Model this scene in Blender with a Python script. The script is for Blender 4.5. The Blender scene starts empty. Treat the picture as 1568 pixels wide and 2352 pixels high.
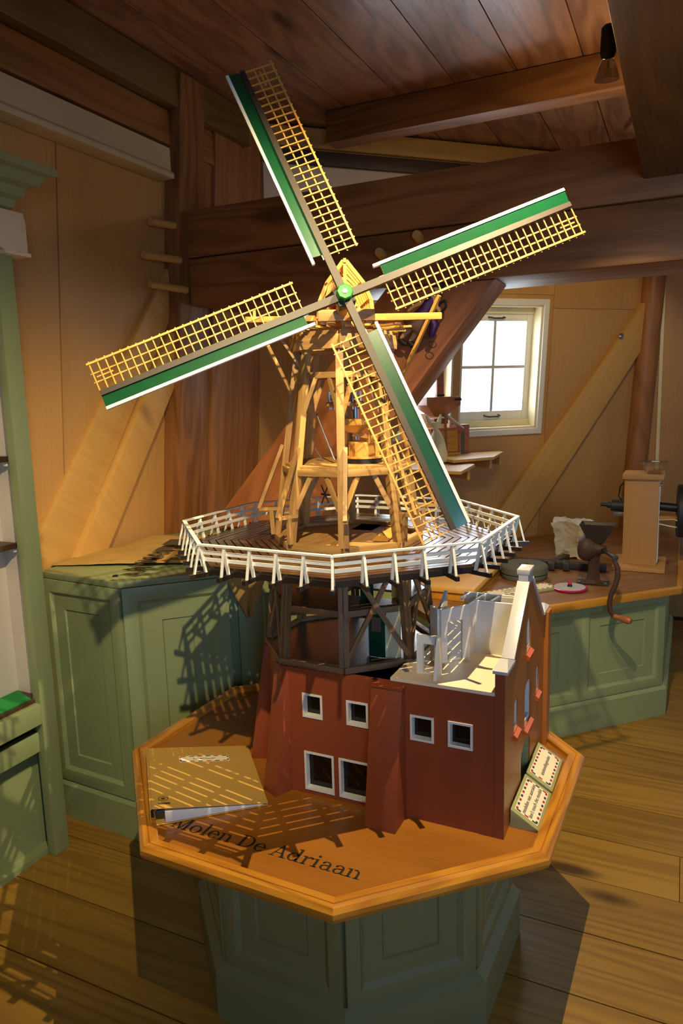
import bpy, bmesh, math, random
from mathutils import Vector, Matrix, geometry
random.seed(7)
sc = bpy.context.scene
COL = sc.collection
# ------------------------------------------------------------------ camera
# metres; x along the floor boards, y along the ceiling planks, z up. Camera at eye height.
FPX, PITCH, ROLL, YAW, EYE = 1656.5, 0.1633, -0.0278, math.radians(25.5), 1.555
def _cam_axes():
    fwd = Vector((0, math.cos(PITCH), -math.sin(PITCH))); up0 = Vector((0, math.sin(PITCH), math.cos(PITCH))); rt0 = Vector((1, 0, 0))
    rt = math.cos(ROLL)*rt0 + math.sin(ROLL)*up0; up = -math.sin(ROLL)*rt0 + math.cos(ROLL)*up0
    R = Matrix.Rotation(YAW, 3, 'Z')
    return R @ rt, R @ up, R @ fwd
RT, UPV, FWD = _cam_axes()
cam = bpy.data.objects.new('camera', bpy.data.cameras.new('camera')); COL.objects.link(cam)
cam.matrix_world = Matrix.Translation((0, 0, EYE)) @ Matrix((RT, UPV, -FWD)).transposed().to_4x4()
cam.data.sensor_fit = 'VERTICAL'; cam.data.sensor_height = 36.0; cam.data.lens = FPX/2352*36
cam.data.clip_start = 0.02
sc.camera = cam
# ------------------------------------------------------------------ light
sc.view_settings.view_transform = 'Standard'; sc.view_settings.look = 'None'
sc.view_settings.exposure = 0.0; sc.view_settings.gamma = 1.0; sc.view_settings.use_curve_mapping = False
w = bpy.data.worlds.new('sky'); sc.world = w; w.use_nodes = True
w.node_tree.nodes['Background'].inputs[0].default_value = (0.80, 0.90, 1.0, 1)
w.node_tree.nodes['Background'].inputs[1].default_value = 1.7
def aim(o, target):
    d = Vector(target) - o.location
    o.rotation_euler = d.to_track_quat('-Z', 'Y').to_euler()
def spot(name, loc, target, energy, color, angle, blend=0.6, r=0.012):
    l = bpy.data.lights.new(name, 'SPOT'); l.energy = energy; l.color = color; l.spot_size = math.radians(angle); l.spot_blend = blend; l.shadow_soft_size = r
    o = bpy.data.objects.new(name, l); COL.objects.link(o); o.location = loc; aim(o, target); return o
def area(name, loc, target, sx, sy, energy, color, portal=False):
    l = bpy.data.lights.new(name, 'AREA'); l.shape = 'RECTANGLE'; l.size = sx; l.size_y = sy; l.energy = energy; l.color = color
    if portal: l.cycles.is_portal = True
    o = bpy.data.objects.new(name, l); COL.objects.link(o); o.location = loc; aim(o, target); return o
WARM = (1.0, 0.79, 0.42)
LAMP_A = (-0.27, 0.46, 2.56); LAMP_B = (-0.25, 1.48, 2.42)
spot('spot_light_front', LAMP_A, (-1.42, 1.78, 1.08), 190, WARM, 58, 1.0)
spot('spot_light_gallery', LAMP_B, (-0.72, 1.78, 0.9), 165, WARM, 112, 0.9, 0.004)
spot('spot_light_wall', (-0.24, 3.02, 2.42), (-0.68, 4.75, 1.72), 34, (1.0, 0.74, 0.30), 46, 0.5)
spot('spot_light_counter', (-0.21, 2.00, 2.13), (-0.05, 3.35, 0.4), 36, (1.0, 0.80, 0.42), 84, 0.8)
pl_ = bpy.data.lights.new('added_spill_light', 'POINT'); pl_.energy = 5; pl_.color = WARM; pl_.shadow_soft_size = 0.02  # added point light imitating stray spill, brightens joist soffit and ceiling behind the beam
plo = bpy.data.objects.new('added_spill_light', pl_); COL.objects.link(plo); plo.location = (-0.24, 3.04, 2.45)
# ------------------------------------------------------------------ pixel helpers (1568 x 2352 frame)
ORG = Vector((0, 0, EYE))
def ray(px, py): return (px-784)/FPX*RT - (py-1176)/FPX*UPV + FWD
def Zp(px, py, z): d = ray(px, py); return ORG + d*((z-EYE)/d.z)
def Vp(px, py, v): d = ray(px, py); return ORG + d*(v/d.y)
def Up(px, py, u): d = ray(px, py); return ORG + d*(u/d.x)
# ------------------------------------------------------------------ mesh builder
ZA = Vector((0, 0, 1)); WO = {}
def V(*a): return Vector(a)
class MB:
    def __init__(s): s.v = []; s.f = []; s.g = []
    def add(s, vs, fs, gs=None):
        o = len(s.v); s.v += [Vector(p) for p in vs]; s.f += [tuple(i+o for i in f) for f in fs]
        if gs is None:
            r = Vector((random.uniform(0, 40), random.uniform(0, 40), random.uniform(0, 40))); gs = [Vector(p)+r for p in vs]
        s.g += [Vector(q) for q in gs]; return s
    def hexa(s, O, a, b, c, off=None):
        """box with corner O and edge vectors a (length), b, c"""
        O, a, b, c = Vector(O), Vector(a), Vector(b), Vector(c)
        vs = [O, O+a, O+a+b, O+b, O+c, O+a+c, O+a+b+c, O+b+c]
        if a.cross(b).dot(c) > 0: fs = [(0,3,2,1),(4,5,6,7),(0,1,5,4),(1,2,6,5),(2,3,7,6),(3,0,4,7)]
        else: fs = [(0,1,2,3),(4,7,6,5),(0,4,5,1),(1,5,6,2),(2,6,7,3),(3,7,4,0)]
        r = off or Vector((random.uniform(0, 40), random.uniform(0, 40), random.uniform(0, 40)))
        A, B, C = a.length, b.length, c.length
        gs = [r+Vector(t) for t in ((0,0,0),(A,0,0),(A,B,0),(0,B,0),(0,0,C),(A,0,C),(A,B,C),(0,B,C))]
        return s.add(vs, fs, gs)
    def box(s, x0, x1, y0, y1, z0, z1, ax=0):
        e = [Vector((x1-x0,0,0)), Vector((0,y1-y0,0)), Vector((0,0,z1-z0))]
        return s.hexa((x0,y0,z0), e[ax], e[(ax+1)%3], e[(ax+2)%3])
    def bar(s, p0, p1, w, h, up=ZA):
        """straight bar between p0 and p1, centred, w sideways, h along up"""
        p0, p1 = Vector(p0), Vector(p1); d = (p1-p0); sd = d.cross(Vector(up))
        if sd.length < 1e-6: sd = d.cross(Vector((1,0,0)))
        sd.normalize(); u = sd.cross(d).normalized()
        return s.hexa(p0-sd*w/2-u*h/2, d, sd*w, u*h)
    def prism(s, poly, z0, z1):
        n = len(poly)
        ar = sum(poly[i][0]*poly[(i+1)%n][1]-poly[(i+1)%n][0]*poly[i][1] for i in range(n))
        if ar < 0: poly = poly[::-1]
        vs = [(p[0],p[1],z0) for p in poly]+[(p[0],p[1],z1) for p in poly]
        fs = [tuple(range(n-1,-1,-1)), tuple(range(n,2*n))]+[(i,(i+1)%n,n+(i+1)%n,n+i) for i in range(n)]
        return s.add(vs, fs)
    def plate(s, outer, holes, O, e1, e2, t):
        """flat slab with holes; 2-d loops in the (e1,e2) plane, thickness t along e1 x e2"""
        O, e1, e2 = Vector(O), Vector(e1), Vector(e2); n = e1.cross(e2).normalized()
        loops = [[Vector((p[0],p[1],0)) for p in l] for l in [outer]+list(holes)]
        tris = geometry.tessellate_polygon(loops); flat = [p for l in loops for p in l]; m = len(flat)
        vs = [O+e1*p.x+e2*p.y for p in flat]; vs += [q+n*t for q in vs]
        r = Vector((random.uniform(0, 40), random.uniform(0, 40), random.uniform(0, 40)))
        gs = [r+Vector((p.y,p.x,0)) for p in flat]+[r+Vector((p.y,p.x,t)) for p in flat]
        fs = []
        for a,b,c in tris:
            cr = (flat[b]-flat[a]).cross(flat[c]-flat[a]).z
            if cr < 0: a,b,c = a,c,b
            fs += [(c,b,a),(a+m,b+m,c+m)]
        o = 0
        for k,l in enumerate(loops):
            nl = len(l); ar = sum(l[i].x*l[(i+1)%nl].y-l[(i+1)%nl].x*l[i].y for i in range(nl)); ccw = (ar > 0) == (k == 0)
            for i in range(nl):
                a, b = o+i, o+(i+1)%nl
                fs.append((a,b,b+m,a+m) if ccw else (b,a,a+m,b+m))
            o += nl
        return s.add(vs, fs, gs)
    def lathe(s, prof, O=(0,0,0), ax=ZA, seg=24, x=None):
        O, ax = Vector(O), Vector(ax).normalized()
        e1 = Vector(x).normalized() if x else (ax.orthogonal().normalized()); e2 = ax.cross(e1)
        vs, fs = [], []; n = len(prof)
        for r, h in prof:
            for k in range(seg):
                a = 2*math.pi*k/seg; vs.append(O+ax*h+(e1*math.cos(a)+e2*math.sin(a))*r)
        for i in range(n-1):
            for k in range(seg):
                a, b = i*seg+k, i*seg+(k+1)%seg; fs.append((a,b,b+seg,a+seg))
        if prof[0][0] > 1e-6: fs.append(tuple(range(seg-1,-1,-1)))
        if prof[-1][0] > 1e-6: fs.append(tuple((n-1)*seg+k for k in range(seg)))
        return s.add(vs, fs)
    def tube(s, path, r, seg=8):
        path = [Vector(p) for p in path]; n = len(path); rr = r if isinstance(r, (list, tuple)) else [r]*n
        vs, fs, gs = [], [], []; L = 0; nrm = None; off = Vector((random.uniform(0,40),random.uniform(0,40),random.uniform(0,40)))
        for i, p in enumerate(path):
            t = (path[min(i+1,n-1)]-path[max(i-1,0)]).normalized()
            if nrm is None: nrm = t.orthogonal().normalized()
            nrm = (nrm-t*nrm.dot(t)).normalized(); b = t.cross(nrm)
            if i: L += (p-path[i-1]).length
            for k in range(seg):
                a = 2*math.pi*k/seg; q = (nrm*math.cos(a)+b*math.sin(a))*rr[i]; vs.append(p+q); gs.append(off+Vector((L,math.cos(a)*rr[i],math.sin(a)*rr[i])))
        for i in range(n-1):
            for k in range(seg):
                a, b = i*seg+k, i*seg+(k+1)%seg; fs.append((a,b,b+seg,a+seg))
        fs += [tuple(range(seg-1,-1,-1)), tuple((n-1)*seg+k for k in range(seg))]
        return s.add(vs, fs, gs)
    def build(s, name, mat, parent=None, bevel=0, smooth=None, origin=None):
        bm = bmesh.new(); gl = bm.verts.layers.float_vector.new('g')
        bv = []
        for p, q in zip(s.v, s.g):
            x = bm.verts.new(p); x[gl] = q; bv.append(x)
        for f in s.f:
            try: bm.faces.new([bv[i] for i in f])
            except ValueError: pass
        if bevel:
            bm.normal_update()
            ed = [e for e in bm.edges if len(e.link_faces) == 2 and e.calc_face_angle(0) > 0.5]
            if ed: bmesh.ops.bevel(bm, geom=ed, offset=bevel, segments=2, profile=0.6, affect='EDGES', clamp_overlap=True)
        lo = Vector([min(p[i] for p in s.v) for i in range(3)]); hi = Vector([max(p[i] for p in s.v) for i in range(3)])
        c = Vector(origin) if origin else Vector(((lo.x+hi.x)/2, (lo.y+hi.y)/2, lo.z))
        bmesh.ops.translate(bm, verts=bm.verts, vec=-c)
        me = bpy.data.meshes.new(name); bm.to_mesh(me); bm.free(); me.materials.append(mat)
        if smooth:
            for p in me.polygons: p.use_smooth = True
            me.set_sharp_from_angle(angle=math.radians(smooth))
        elif bevel:
            for p in me.polygons: p.use_smooth = True
            me.set_sharp_from_angle(angle=math.radians(50))
        o = bpy.data.objects.new(name, me); COL.objects.link(o); WO[o.name] = c
        if parent is not None: o.parent = parent; o.location = c - WO[parent.name]
        else: o.location = c
        return o
def tag(o, label, cat, group=None):
    o['label'] = label; o['category'] = cat
    if group: o['group'] = group
    return o
def struct(o, label=None):
    o['kind'] = 'structure'
    if label: o['label'] = label
    return o
def thing(name, loc, label, cat, group=None):
    o = bpy.data.objects.new(name, None); COL.objects.link(o); o.location = loc; o.empty_display_size = 0.05; WO[o.name] = Vector(loc)
    return tag(o, label, cat, group)
def text(name, s, size, O, e1, e2, mat, parent, lift=0.0004, align='CENTER', bold=0.0):
    cu = bpy.data.curves.new(name, 'FONT'); cu.body = s; cu.size = size; cu.align_x = align; cu.align_y = 'CENTER'; cu.resolution_u = 3; cu.offset = bold
    tmp = bpy.data.objects.new(name+'_tmp', cu); COL.objects.link(tmp)
    bpy.context.view_layer.update()
    me = bpy.data.meshes.new_from_object(tmp.evaluated_get(bpy.context.evaluated_depsgraph_get()))
    e1, e2 = Vector(e1).normalized(), Vector(e2).normalized(); n = e1.cross(e2)
    mb = MB(); mb.add([Vector(O)+e1*v.co.x+e2*v.co.y+n*lift for v in me.vertices], [tuple(p.vertices) for p in me.polygons])
    bpy.data.objects.remove(tmp); bpy.data.meshes.remove(me); bpy.data.curves.remove(cu)
    return mb.build(name, mat, parent)
# ------------------------------------------------------------------ materials
def srgb(r, g, b):
    f = lambda c: c/12.92 if c <= 0.04045 else ((c+0.055)/1.055)**2.4
    return (f(r/255), f(g/255), f(b/255), 1)
class NT:
    def __init__(s, name):
        s.m = bpy.data.materials.new(name); s.m.use_nodes = True; s.t = s.m.node_tree; s.b = s.t.nodes['Principled BSDF']
    def n(s, typ, **kw):
        x = s.t.nodes.new(typ)
        for k, v in kw.items():
            if k.startswith('i_'): x.inputs[k[2:].replace('_', ' ')].default_value = v
            else: setattr(x, k, v)
        return x
    def l(s, a, b): s.t.links.new(a, b)
    def math(s, op, a, b=None, c=None, clamp=False):
        x = s.t.nodes.new('ShaderNodeMath'); x.operation = op; x.use_clamp = clamp
        for i, q in enumerate((a, b, c)):
            if q is None: continue
            if isinstance(q, (int, float)): x.inputs[i].default_value = q
            else: s.l(q, x.inputs[i])
        return x.outputs[0]
    def mix(s, f, a, b, blend='MIX'):
        x = s.t.nodes.new('ShaderNodeMix'); x.data_type = 'RGBA'; x.blend_type = blend
        for i, q in ((0, f), (6, a), (7, b)):
            if hasattr(q, 'is_linked'): s.l(q, x.inputs[i])
            else: x.inputs[i].default_value = q
        return x.outputs[2]
def wood(name, dark, light, k=1.0, ring=9.0, rough=0.5, contrast=0.8, var=0.15, knots=0.0, bump=0.15, coat=0.0, long=0.9, across=6.0):
    M = NT(name); at = M.n('ShaderNodeAttribute', attribute_name='g').outputs['Vector']
    def sc_(x, y, z):
        q = M.n('ShaderNodeVectorMath', operation='MULTIPLY'); M.l(at, q.inputs[0]); q.inputs[1].default_value = (x, y, z); return q.outputs[0]
    n1 = M.n('ShaderNodeTexNoise', i_Scale=1.0, i_Detail=2.0, i_Roughness=0.45); M.l(sc_(long*k, across*k, across*k), n1.inputs['Vector'])
    rg = M.math('SINE', M.math('MULTIPLY', n1.outputs[0], ring*6.283)); rg = M.math('MULTIPLY_ADD', rg, 0.5, 0.5); rg = M.math('POWER', rg, 1.6)
    n2 = M.n('ShaderNodeTexNoise', i_Scale=1.0, i_Detail=3.0); M.l(sc_(5*k, 170*k, 170*k), n2.inputs['Vector'])
    n3 = M.n('ShaderNodeTexNoise', i_Scale=1.0, i_Detail=2.0); M.l(sc_(0.5*k, 1.6*k, 1.6*k), n3.inputs['Vector'])
    f = M.math('MULTIPLY_ADD', rg, 0.55*contrast, M.math('MULTIPLY', n2.outputs[0], 0.55))
    f = M.math('ADD', f, M.math('MULTIPLY_ADD', n3.outputs[0], 0.6, -0.32), clamp=True)
    col = M.mix(f, light, dark)
    if knots:
        vo = M.n('ShaderNodeTexVoronoi', i_Scale=1.0, i_Randomness=1.0); M.l(sc_(1.1*k, 3.2*k, 3.2*k), vo.inputs['Vector'])
        kf = M.n('ShaderNodeMapRange', clamp=True); kf.inputs[1].default_value = 0.13; kf.inputs[2].default_value = 0.05; M.l(vo.outputs[0], kf.inputs[0])
        col = M.mix(M.math('MULTIPLY', kf.outputs[0], knots), col, (dark[0]*0.3, dark[1]*0.25, dark[2]*0.2, 1))
    if var:
        oi = M.n('ShaderNodeObjectInfo'); br = M.math('MULTIPLY_ADD', oi.outputs['Random'], 2*var, 1-var)
        hs = M.n('ShaderNodeHueSaturation'); M.l(col, hs.inputs['Color']); M.l(br, hs.inputs['Value']); col = hs.outputs[0]
    M.l(col, M.b.inputs['Base Color'])
    M.l(M.math('MULTIPLY_ADD', n2.outputs[0], 0.25, rough-0.12), M.b.inputs['Roughness'])
    if coat: M.b.inputs['Coat Weight'].default_value = coat; M.b.inputs['Coat Roughness'].default_value = 0.18
    if bump:
        bp = M.n('ShaderNodeBump', i_Strength=bump, i_Distance=0.002/k); M.l(f, bp.inputs['Height']); M.l(bp.outputs[0], M.b.inputs['Normal'])
    return M.m
def paint(name, c, rough=0.45, var=0.06, scale=6.0, bump=0.03, metal=0.0, coat=0.0, spec=0.5):
    M = NT(name); tc = M.n('ShaderNodeTexCoord')
    n = M.n('ShaderNodeTexNoise', i_Scale=scale, i_Detail=4.0); M.l(tc.outputs['Object'], n.inputs['Vector'])
    hs = M.n('ShaderNodeHueSaturation', i_Color=c); M.l(M.math('MULTIPLY_ADD', n.outputs[0], 4*var, 1-2*var), hs.inputs['Value']); M.l(hs.outputs[0], M.b.inputs['Base Color'])
    M.b.inputs['Roughness'].default_value = rough; M.b.inputs['Metallic'].default_value = metal; M.b.inputs['Specular IOR Level'].default_value = spec
    if coat: M.b.inputs['Coat Weight'].default_value = coat; M.b.inputs['Coat Roughness'].default_value = 0.1
    if bump:
        n2 = M.n('ShaderNodeTexNoise', i_Scale=scale*25, i_Detail=2.0); M.l(tc.outputs['Object'], n2.inputs['Vector'])
        bp = M.n('ShaderNodeBump', i_Strength=bump, i_Distance=0.001); M.l(n2.outputs[0], bp.inputs['Height']); M.l(bp.outputs[0], M.b.inputs['Normal'])
    return M.m
def glass(name, tint=(1,1,1,1), rough=0.02, alpha=0.12):
    M = NT(name); tr = M.n('ShaderNodeBsdfTransparent'); tr.inputs[0].default_value = tint
    gl = M.n('ShaderNodeBsdfGlossy'); gl.inputs['Roughness'].default_value = rough
    mx = M.n('ShaderNodeMixShader'); mx.inputs[0].default_value = alpha; M.l(tr.outputs[0], mx.inputs[1]); M.l(gl.outputs[0], mx.inputs[2])
    M.l(mx.outputs[0], M.t.nodes['Material Output'].inputs['Surface']); return M.m
m_floor = wood('floor_pine', srgb(100,68,20), srgb(156,118,48), 1.0, 11, 0.40, 0.6, 0.12, 0.9, 0.15, long=0.3, across=6.5)
m_ceil = wood('ceiling_plank', srgb(104,64,42), srgb(168,116,80), 1.0, 7, 0.28, 0.9, 0.12, 0.9, 0.2)
m_beam = wood('old_beam', srgb(104,62,30), srgb(160,104,54), 0.9, 8, 0.5, 0.8, 0.08, 0.7, 0.25)
m_beam2 = wood('yellow_beam', srgb(140,98,34), srgb(196,150,70), 0.9, 7, 0.5, 0.6, 0.08, 0.6, 0.2)
m_olive = wood('olive_beam', srgb(78,54,22), srgb(122,90,44), 0.9, 7, 0.45, 0.7, 0.05, 0.6, 0.2)
m_plank = wood('brown_plank', srgb(116,70,36), srgb(170,112,64), 0.9, 8, 0.5, 0.6, 0.08, 0.4, 0.2)
m_red = wood('red_brace', srgb(126,72,44), srgb(184,114,72), 0.9, 7, 0.42, 0.7, 0.05, 0.4, 0.2)
m_ply = wood('plywood', srgb(164,116,62), srgb(196,150,90), 0.8, 3, 0.5, 0.35, 0.04, 0.10, 0.05, long=0.6, across=3.0)
m_pine = wood('pine_board', srgb(182,132,64), srgb(214,168,96), 1.0, 9, 0.5, 0.3, 0.06, 0.5, 0.08, long=0.35, across=5)
m_counter = wood('counter_wood', srgb(96,62,34), srgb(150,104,60), 1.0, 6, 0.45, 0.5, 0.05, 0.2, 0.1)
m_edge = wood('honey_edge', srgb(170,106,26), srgb(214,150,52), 1.4, 5, 0.35, 0.6, 0.06, 0.2, 0.1, coat=0.3)
m_table = wood('table_veneer', srgb(122,70,18), srgb(162,102,30), 1.2, 3, 0.38, 0.5, 0.0, 0.0, 0.05, coat=0.25, long=1.2, across=5)
m_rim = wood('table_rim_wood', srgb(150,90,20), srgb(208,142,46), 2.0, 6, 0.32, 0.9, 0.05, 0.0, 0.15, coat=0.4)
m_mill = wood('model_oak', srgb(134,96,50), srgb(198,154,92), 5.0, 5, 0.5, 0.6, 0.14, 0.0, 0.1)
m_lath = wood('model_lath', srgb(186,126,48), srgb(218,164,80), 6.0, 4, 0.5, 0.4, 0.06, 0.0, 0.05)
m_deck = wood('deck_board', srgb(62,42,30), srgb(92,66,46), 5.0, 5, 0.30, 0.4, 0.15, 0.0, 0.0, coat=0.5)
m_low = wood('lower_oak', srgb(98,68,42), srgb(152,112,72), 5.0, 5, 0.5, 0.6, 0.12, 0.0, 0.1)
m_darkwood = wood('dark_wood', srgb(44,28,18), srgb(78,52,34), 3.0, 5, 0.45, 0.5, 0.1, 0.0, 0.1)
m_hop = wood('hopper_wood', srgb(126,70,38), srgb(182,110,64), 3.0, 4, 0.4, 0.5, 0.05, 0.0, 0.05)
m_sage = paint('sage_paint', srgb(138,150,108), 0.42, 0.04)
m_sage2 = paint('sage_plinth', srgb(122,122,84), 0.45, 0.05)
m_white = paint('white_paint', srgb(228,226,218), 0.4, 0.02)
m_cream = paint('cream_paint', srgb(226,212,170), 0.5, 0.03)
m_pink = paint('valance_cream', srgb(228,208,180), 0.5, 0.02)
m_inner = paint('shelf_lining', srgb(212,202,194), 0.5, 0.02)
m_brick = paint('brick_red_paint', srgb(142,66,34), 0.5, 0.04, bump=0.08)
m_gable = paint('gable_paint', srgb(172,100,40), 0.35, 0.04, bump=0.04)
m_orange = paint('sill_orange', srgb(182,84,18), 0.45, 0.03)
m_coping = paint('grey_coping', srgb(184,182,186), 0.35, 0.03)
m_stock = paint('sail_stock', srgb(54,44,37), 0.5, 0.06, 20)
m_green = paint('sail_green', srgb(10,68,40), 0.28, 0.12, 30, 0.15, coat=0.3)
m_dgreen = paint('door_green', srgb(10,64,44), 0.3, 0.05)
m_hub = paint('hub_green', srgb(14,112,40), 0.3, 0.04)
m_black = paint('black_iron', srgb(26,25,27), 0.45, 0.1)
m_joist = paint('deck_joist_black', srgb(36,28,24), 0.35, 0.1)
m_iron = paint('cast_iron', srgb(58,52,46), 0.5, 0.15, 12, 0.2, metal=0.4)
m_rust = paint('rusty_iron', srgb(70,44,32), 0.6, 0.2, 14, 0.25)
m_steel = paint('steel', srgb(170,174,184), 0.3, 0.03, metal=0.9)
m_stone = paint('mill_stone', srgb(98,98,84), 0.85, 0.12, 30, 0.4)
m_rock = paint('rough_stone', srgb(196,184,164), 0.9, 0.16, 14, 0.8)
m_jute = paint('jute', srgb(182,144,78), 0.9, 0.14, 14, 0.9)
m_sack = paint('sack_cloth', srgb(222,214,170), 0.9, 0.05, 10, 0.2)
m_ink = paint('ink', srgb(20,14,10), 0.6, 0.0, bump=0)
m_inkg = paint('jute_ink', srgb(74,62,40), 0.9, 0.1, 40)
m_paper = paint('paper', srgb(240,226,196), 0.7, 0.01, bump=0)
m_red2 = paint('print_red', srgb(172,30,34), 0.6, 0.0, bump=0)
m_navy = paint('print_navy', srgb(34,50,84), 0.6, 0.0, bump=0)
m_card = paint('cardboard', srgb(190,150,72), 0.75, 0.05, 5)
m_page = paint('page_block', srgb(196,198,214), 0.6, 0.03)
m_grass = paint('green_felt', srgb(20,132,60), 0.85, 0.06, 30, 0.2)
m_sign = paint('sign_green', srgb(158,158,104), 0.5, 0.02)
m_mag = paint('magenta_plastic', srgb(190,20,90), 0.3, 0.02)
m_mdf = wood('mdf_box', srgb(176,126,66), srgb(198,146,82), 1.0, 2, 0.55, 0.3, 0.0, 0.0, 0.02)
m_cordb = paint('black_plastic', srgb(18,18,22), 0.4, 0.02)
m_tyre = paint('wheel_black', srgb(34,38,42), 0.5, 0.05)
m_trough = paint('trough_cream', srgb(206,190,158), 0.5, 0.03)
m_purple = paint('purple_sequin', srgb(70,30,92), 0.25, 0.3, 60, 0.5, metal=0.3)
m_brownc = paint('brown_sequin', srgb(96,66,48), 0.3, 0.3, 60, 0.5, metal=0.3)
m_skin = paint('doll_face', srgb(206,164,110), 0.5, 0.1, 20)
m_dark = paint('dark_cloth', srgb(22,18,26), 0.6, 0.1)
m_pane = glass('window_glass', (1,1,1,1), 0.02, 0.05)
m_dpane = paint('dark_pane', srgb(14,12,11), 0.08, 0.0, bump=0)
m_clear = glass('clear_plastic', (0.80,0.79,0.80,1), 0.15, 0.30)
m_brass = paint('gold', srgb(210,170,70), 0.3, 0.05, metal=0.8)
m_felt = paint('table_dark', srgb(40,26,16), 0.6, 0.1)
# ================================================================== THE ROOM (one floor of an octagonal mill, walls leaning inward)
C8 = Vector((1.052, 2.01, 0)); LEAN = 0.0857; CEIL = 2.87; S2 = math.sqrt(0.5)
def rad(z): return 3.19 - LEAN*(z-1)
def octo_clip(poly, r):
    for k in range(8):
        n = Vector((math.cos(k*math.pi/4), math.sin(k*math.pi/4))); c = n.x*C8.x+n.y*C8.y+r; out = []
        for i in range(len(poly)):
            p, q = Vector(poly[i]), Vector(poly[(i+1)%len(poly)]); dp, dq = n.dot(p)-c, n.dot(q)-c
            if dp <= 0: out.append(tuple(p))
            if (dp < 0 < dq) or (dq < 0 < dp): out.append(tuple(p+(q-p)*(dp/(dp-dq))))
        poly = out
        if len(poly) < 3: return []
    return poly
def octpoly(r): return [(C8.x+r/math.cos(math.pi/8)*math.cos(math.radians(22.5+45*k)), C8.y+r/math.cos(math.pi/8)*math.sin(math.radians(22.5+45*k))) for k in range(8)]
def gplank(poly, z0, z1, ax):
    mb = MB().prism(poly, z0, z1); r = Vector((random.uniform(0,40),random.uniform(0,40),random.uniform(0,40)))
    mb.g = [r+(Vector((p.x,p.y,p.z)) if ax == 0 else Vector((p.y,p.x,p.z))) for p in mb.v]; return mb
# floor: sub floor and boards
fl = struct(MB().prism(octpoly(rad(0)+0.02), -0.08, -0.024).build('floor', m_felt), 'wide yellow pine floor boards')
seams = [3.67+0.243*k for k in range(7)]
seams = [-1.4+0.2405*k for k in range(11)]+[1.245,1.485,1.723,1.96,2.204,2.44,2.68,2.93,3.185,3.43]+seams
for i in range(len(seams)-1):
    y0, y1 = seams[i], seams[i+1]; x = -2.6 + random.uniform(-1.5, 0)
    cuts = {13: [0.35], 14: [-1.35, 0.9], 12: [-0.72, 1.1], 15: [0.05]}.get(i)
    while x < 4.5:
        L = random.uniform(2.4, 4.0); x1 = x+L
        if cuts:
            nx = [c for c in cuts if c > x+0.3]; x1 = nx[0] if nx else 4.6
        p = octo_clip([(x+0.001, y0+0.0022), (x1-0.001, y0+0.0022), (x1-0.001, y1-0.0022), (x+0.001, y1-0.0022)], rad(0))
        if p: gplank(p, -0.026, random.uniform(-0.0012, 0.0), 0).build('floor_board', m_floor, fl)
        x = x1
nail = MB()
for i in range(70):
    x, y = random.uniform(-1.6, 1.2), random.choice(seams)+random.choice((-0.03, 0.03))
    nail.lathe([(0.0028, 0.0), (0.0028, 0.0008)], (x, y, 0.0), seg=6)
nl = nail.build('floor_nail', m_steel, fl); nl['kind'] = 'stuff'
# ceiling planks
ce = struct(MB().prism(octpoly(rad(CEIL)+0.05), CEIL+0.03, CEIL+0.09).build('ceiling', m_darkwood), 'brown plank ceiling')
u = -1.503-0.2665*3
while u < 4.3:
    p = octo_clip([(u+0.002, -1.5), (u+0.264, -1.5), (u+0.264, 5.4), (u+0.002, 5.4)], rad(CEIL)+0.02)
    if p: gplank(p, CEIL+random.uniform(0, 0.002), CEIL+0.032, 1).build('ceiling_plank', m_ceil, ce)
    u += 0.2665
# walls
def wall(k, name, holes=(), mat=None, label=None, r_off=0.0):
    n = Vector((math.cos(k*math.pi/4), math.sin(k*math.pi/4), 0)); t = ZA.cross(n); O = C8+n*(rad(0)+r_off); e2 = ZA-n*LEAN
    hw = lambda z: (rad(z)+r_off)*math.tan(math.pi/8)+0.03
    mb = MB().plate([(-hw(0)-0.05, -0.08), (hw(0)+0.05, -0.08), (hw(CEIL+0.03), CEIL+0.03), (-hw(CEIL+0.03), CEIL+0.03)], holes, O, t, e2, 0.09)
    return struct(mb.build(name, mat or m_ply), label), O, t, e2, n
def rect(x0, x1, y0, y1): return [(x0, y0), (x1, y0), (x1, y1), (x0, y1)]
A2 = S2*(C8.x+C8.y)                     # a-coordinate of the middle of the window wall
ax2 = lambda a: A2-a
w_left, O1, t1, e1u, n1 = wall(4, 'wall_left', label='plywood wall behind the shelf unit')
WIN = [(2.11, 2.655), (1.52, 2.065)]; WZ = (1.31, 2.04)
w_back, O2, t2, e2u, n2 = wall(3, 'wall_back', [rect(ax2(b), ax2(a), *WZ) for a, b in WIN], label='plywood wall with the small window')
w_right, O3, t3, e3u, n3 = wall(2, 'wall_right', [rect(-0.45, 0.45, 0.85, 1.95)])
w4, O4, t4, e4u, n4 = wall(1, 'wall_far_right', [rect(-0.45, 0.45, 0.85, 1.95)])
wall(0, 'wall_east')
w6, O6, t6, e6u, n6 = wall(7, 'wall_south_east', [rect(-0.4, 0.4, 0.95, 2.05)])
w7, O7, t7, e7u, n7 = wall(6, 'wall_south', [rect(-0.45, 0.45, 0.95, 2.05)])
wall(5, 'wall_south_west')
def Q(O, t, e, x, z, d=0.0, n=None):
    """point on a leaning wall: x along it, height z, d metres into the room"""
    p = O+t*x+e*z
    return p-(n if n is not None else t.cross(e).normalized())*d
def Q1(v, z, d=0.0): return Q(O1, t1, e1u, (v-O1.y)*t1.y, z, d)     # left wall by v
def Q2(a, z, d=0.0): return Q(O2, t2, e2u, ax2(a), z, d)             # window wall by a
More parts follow.
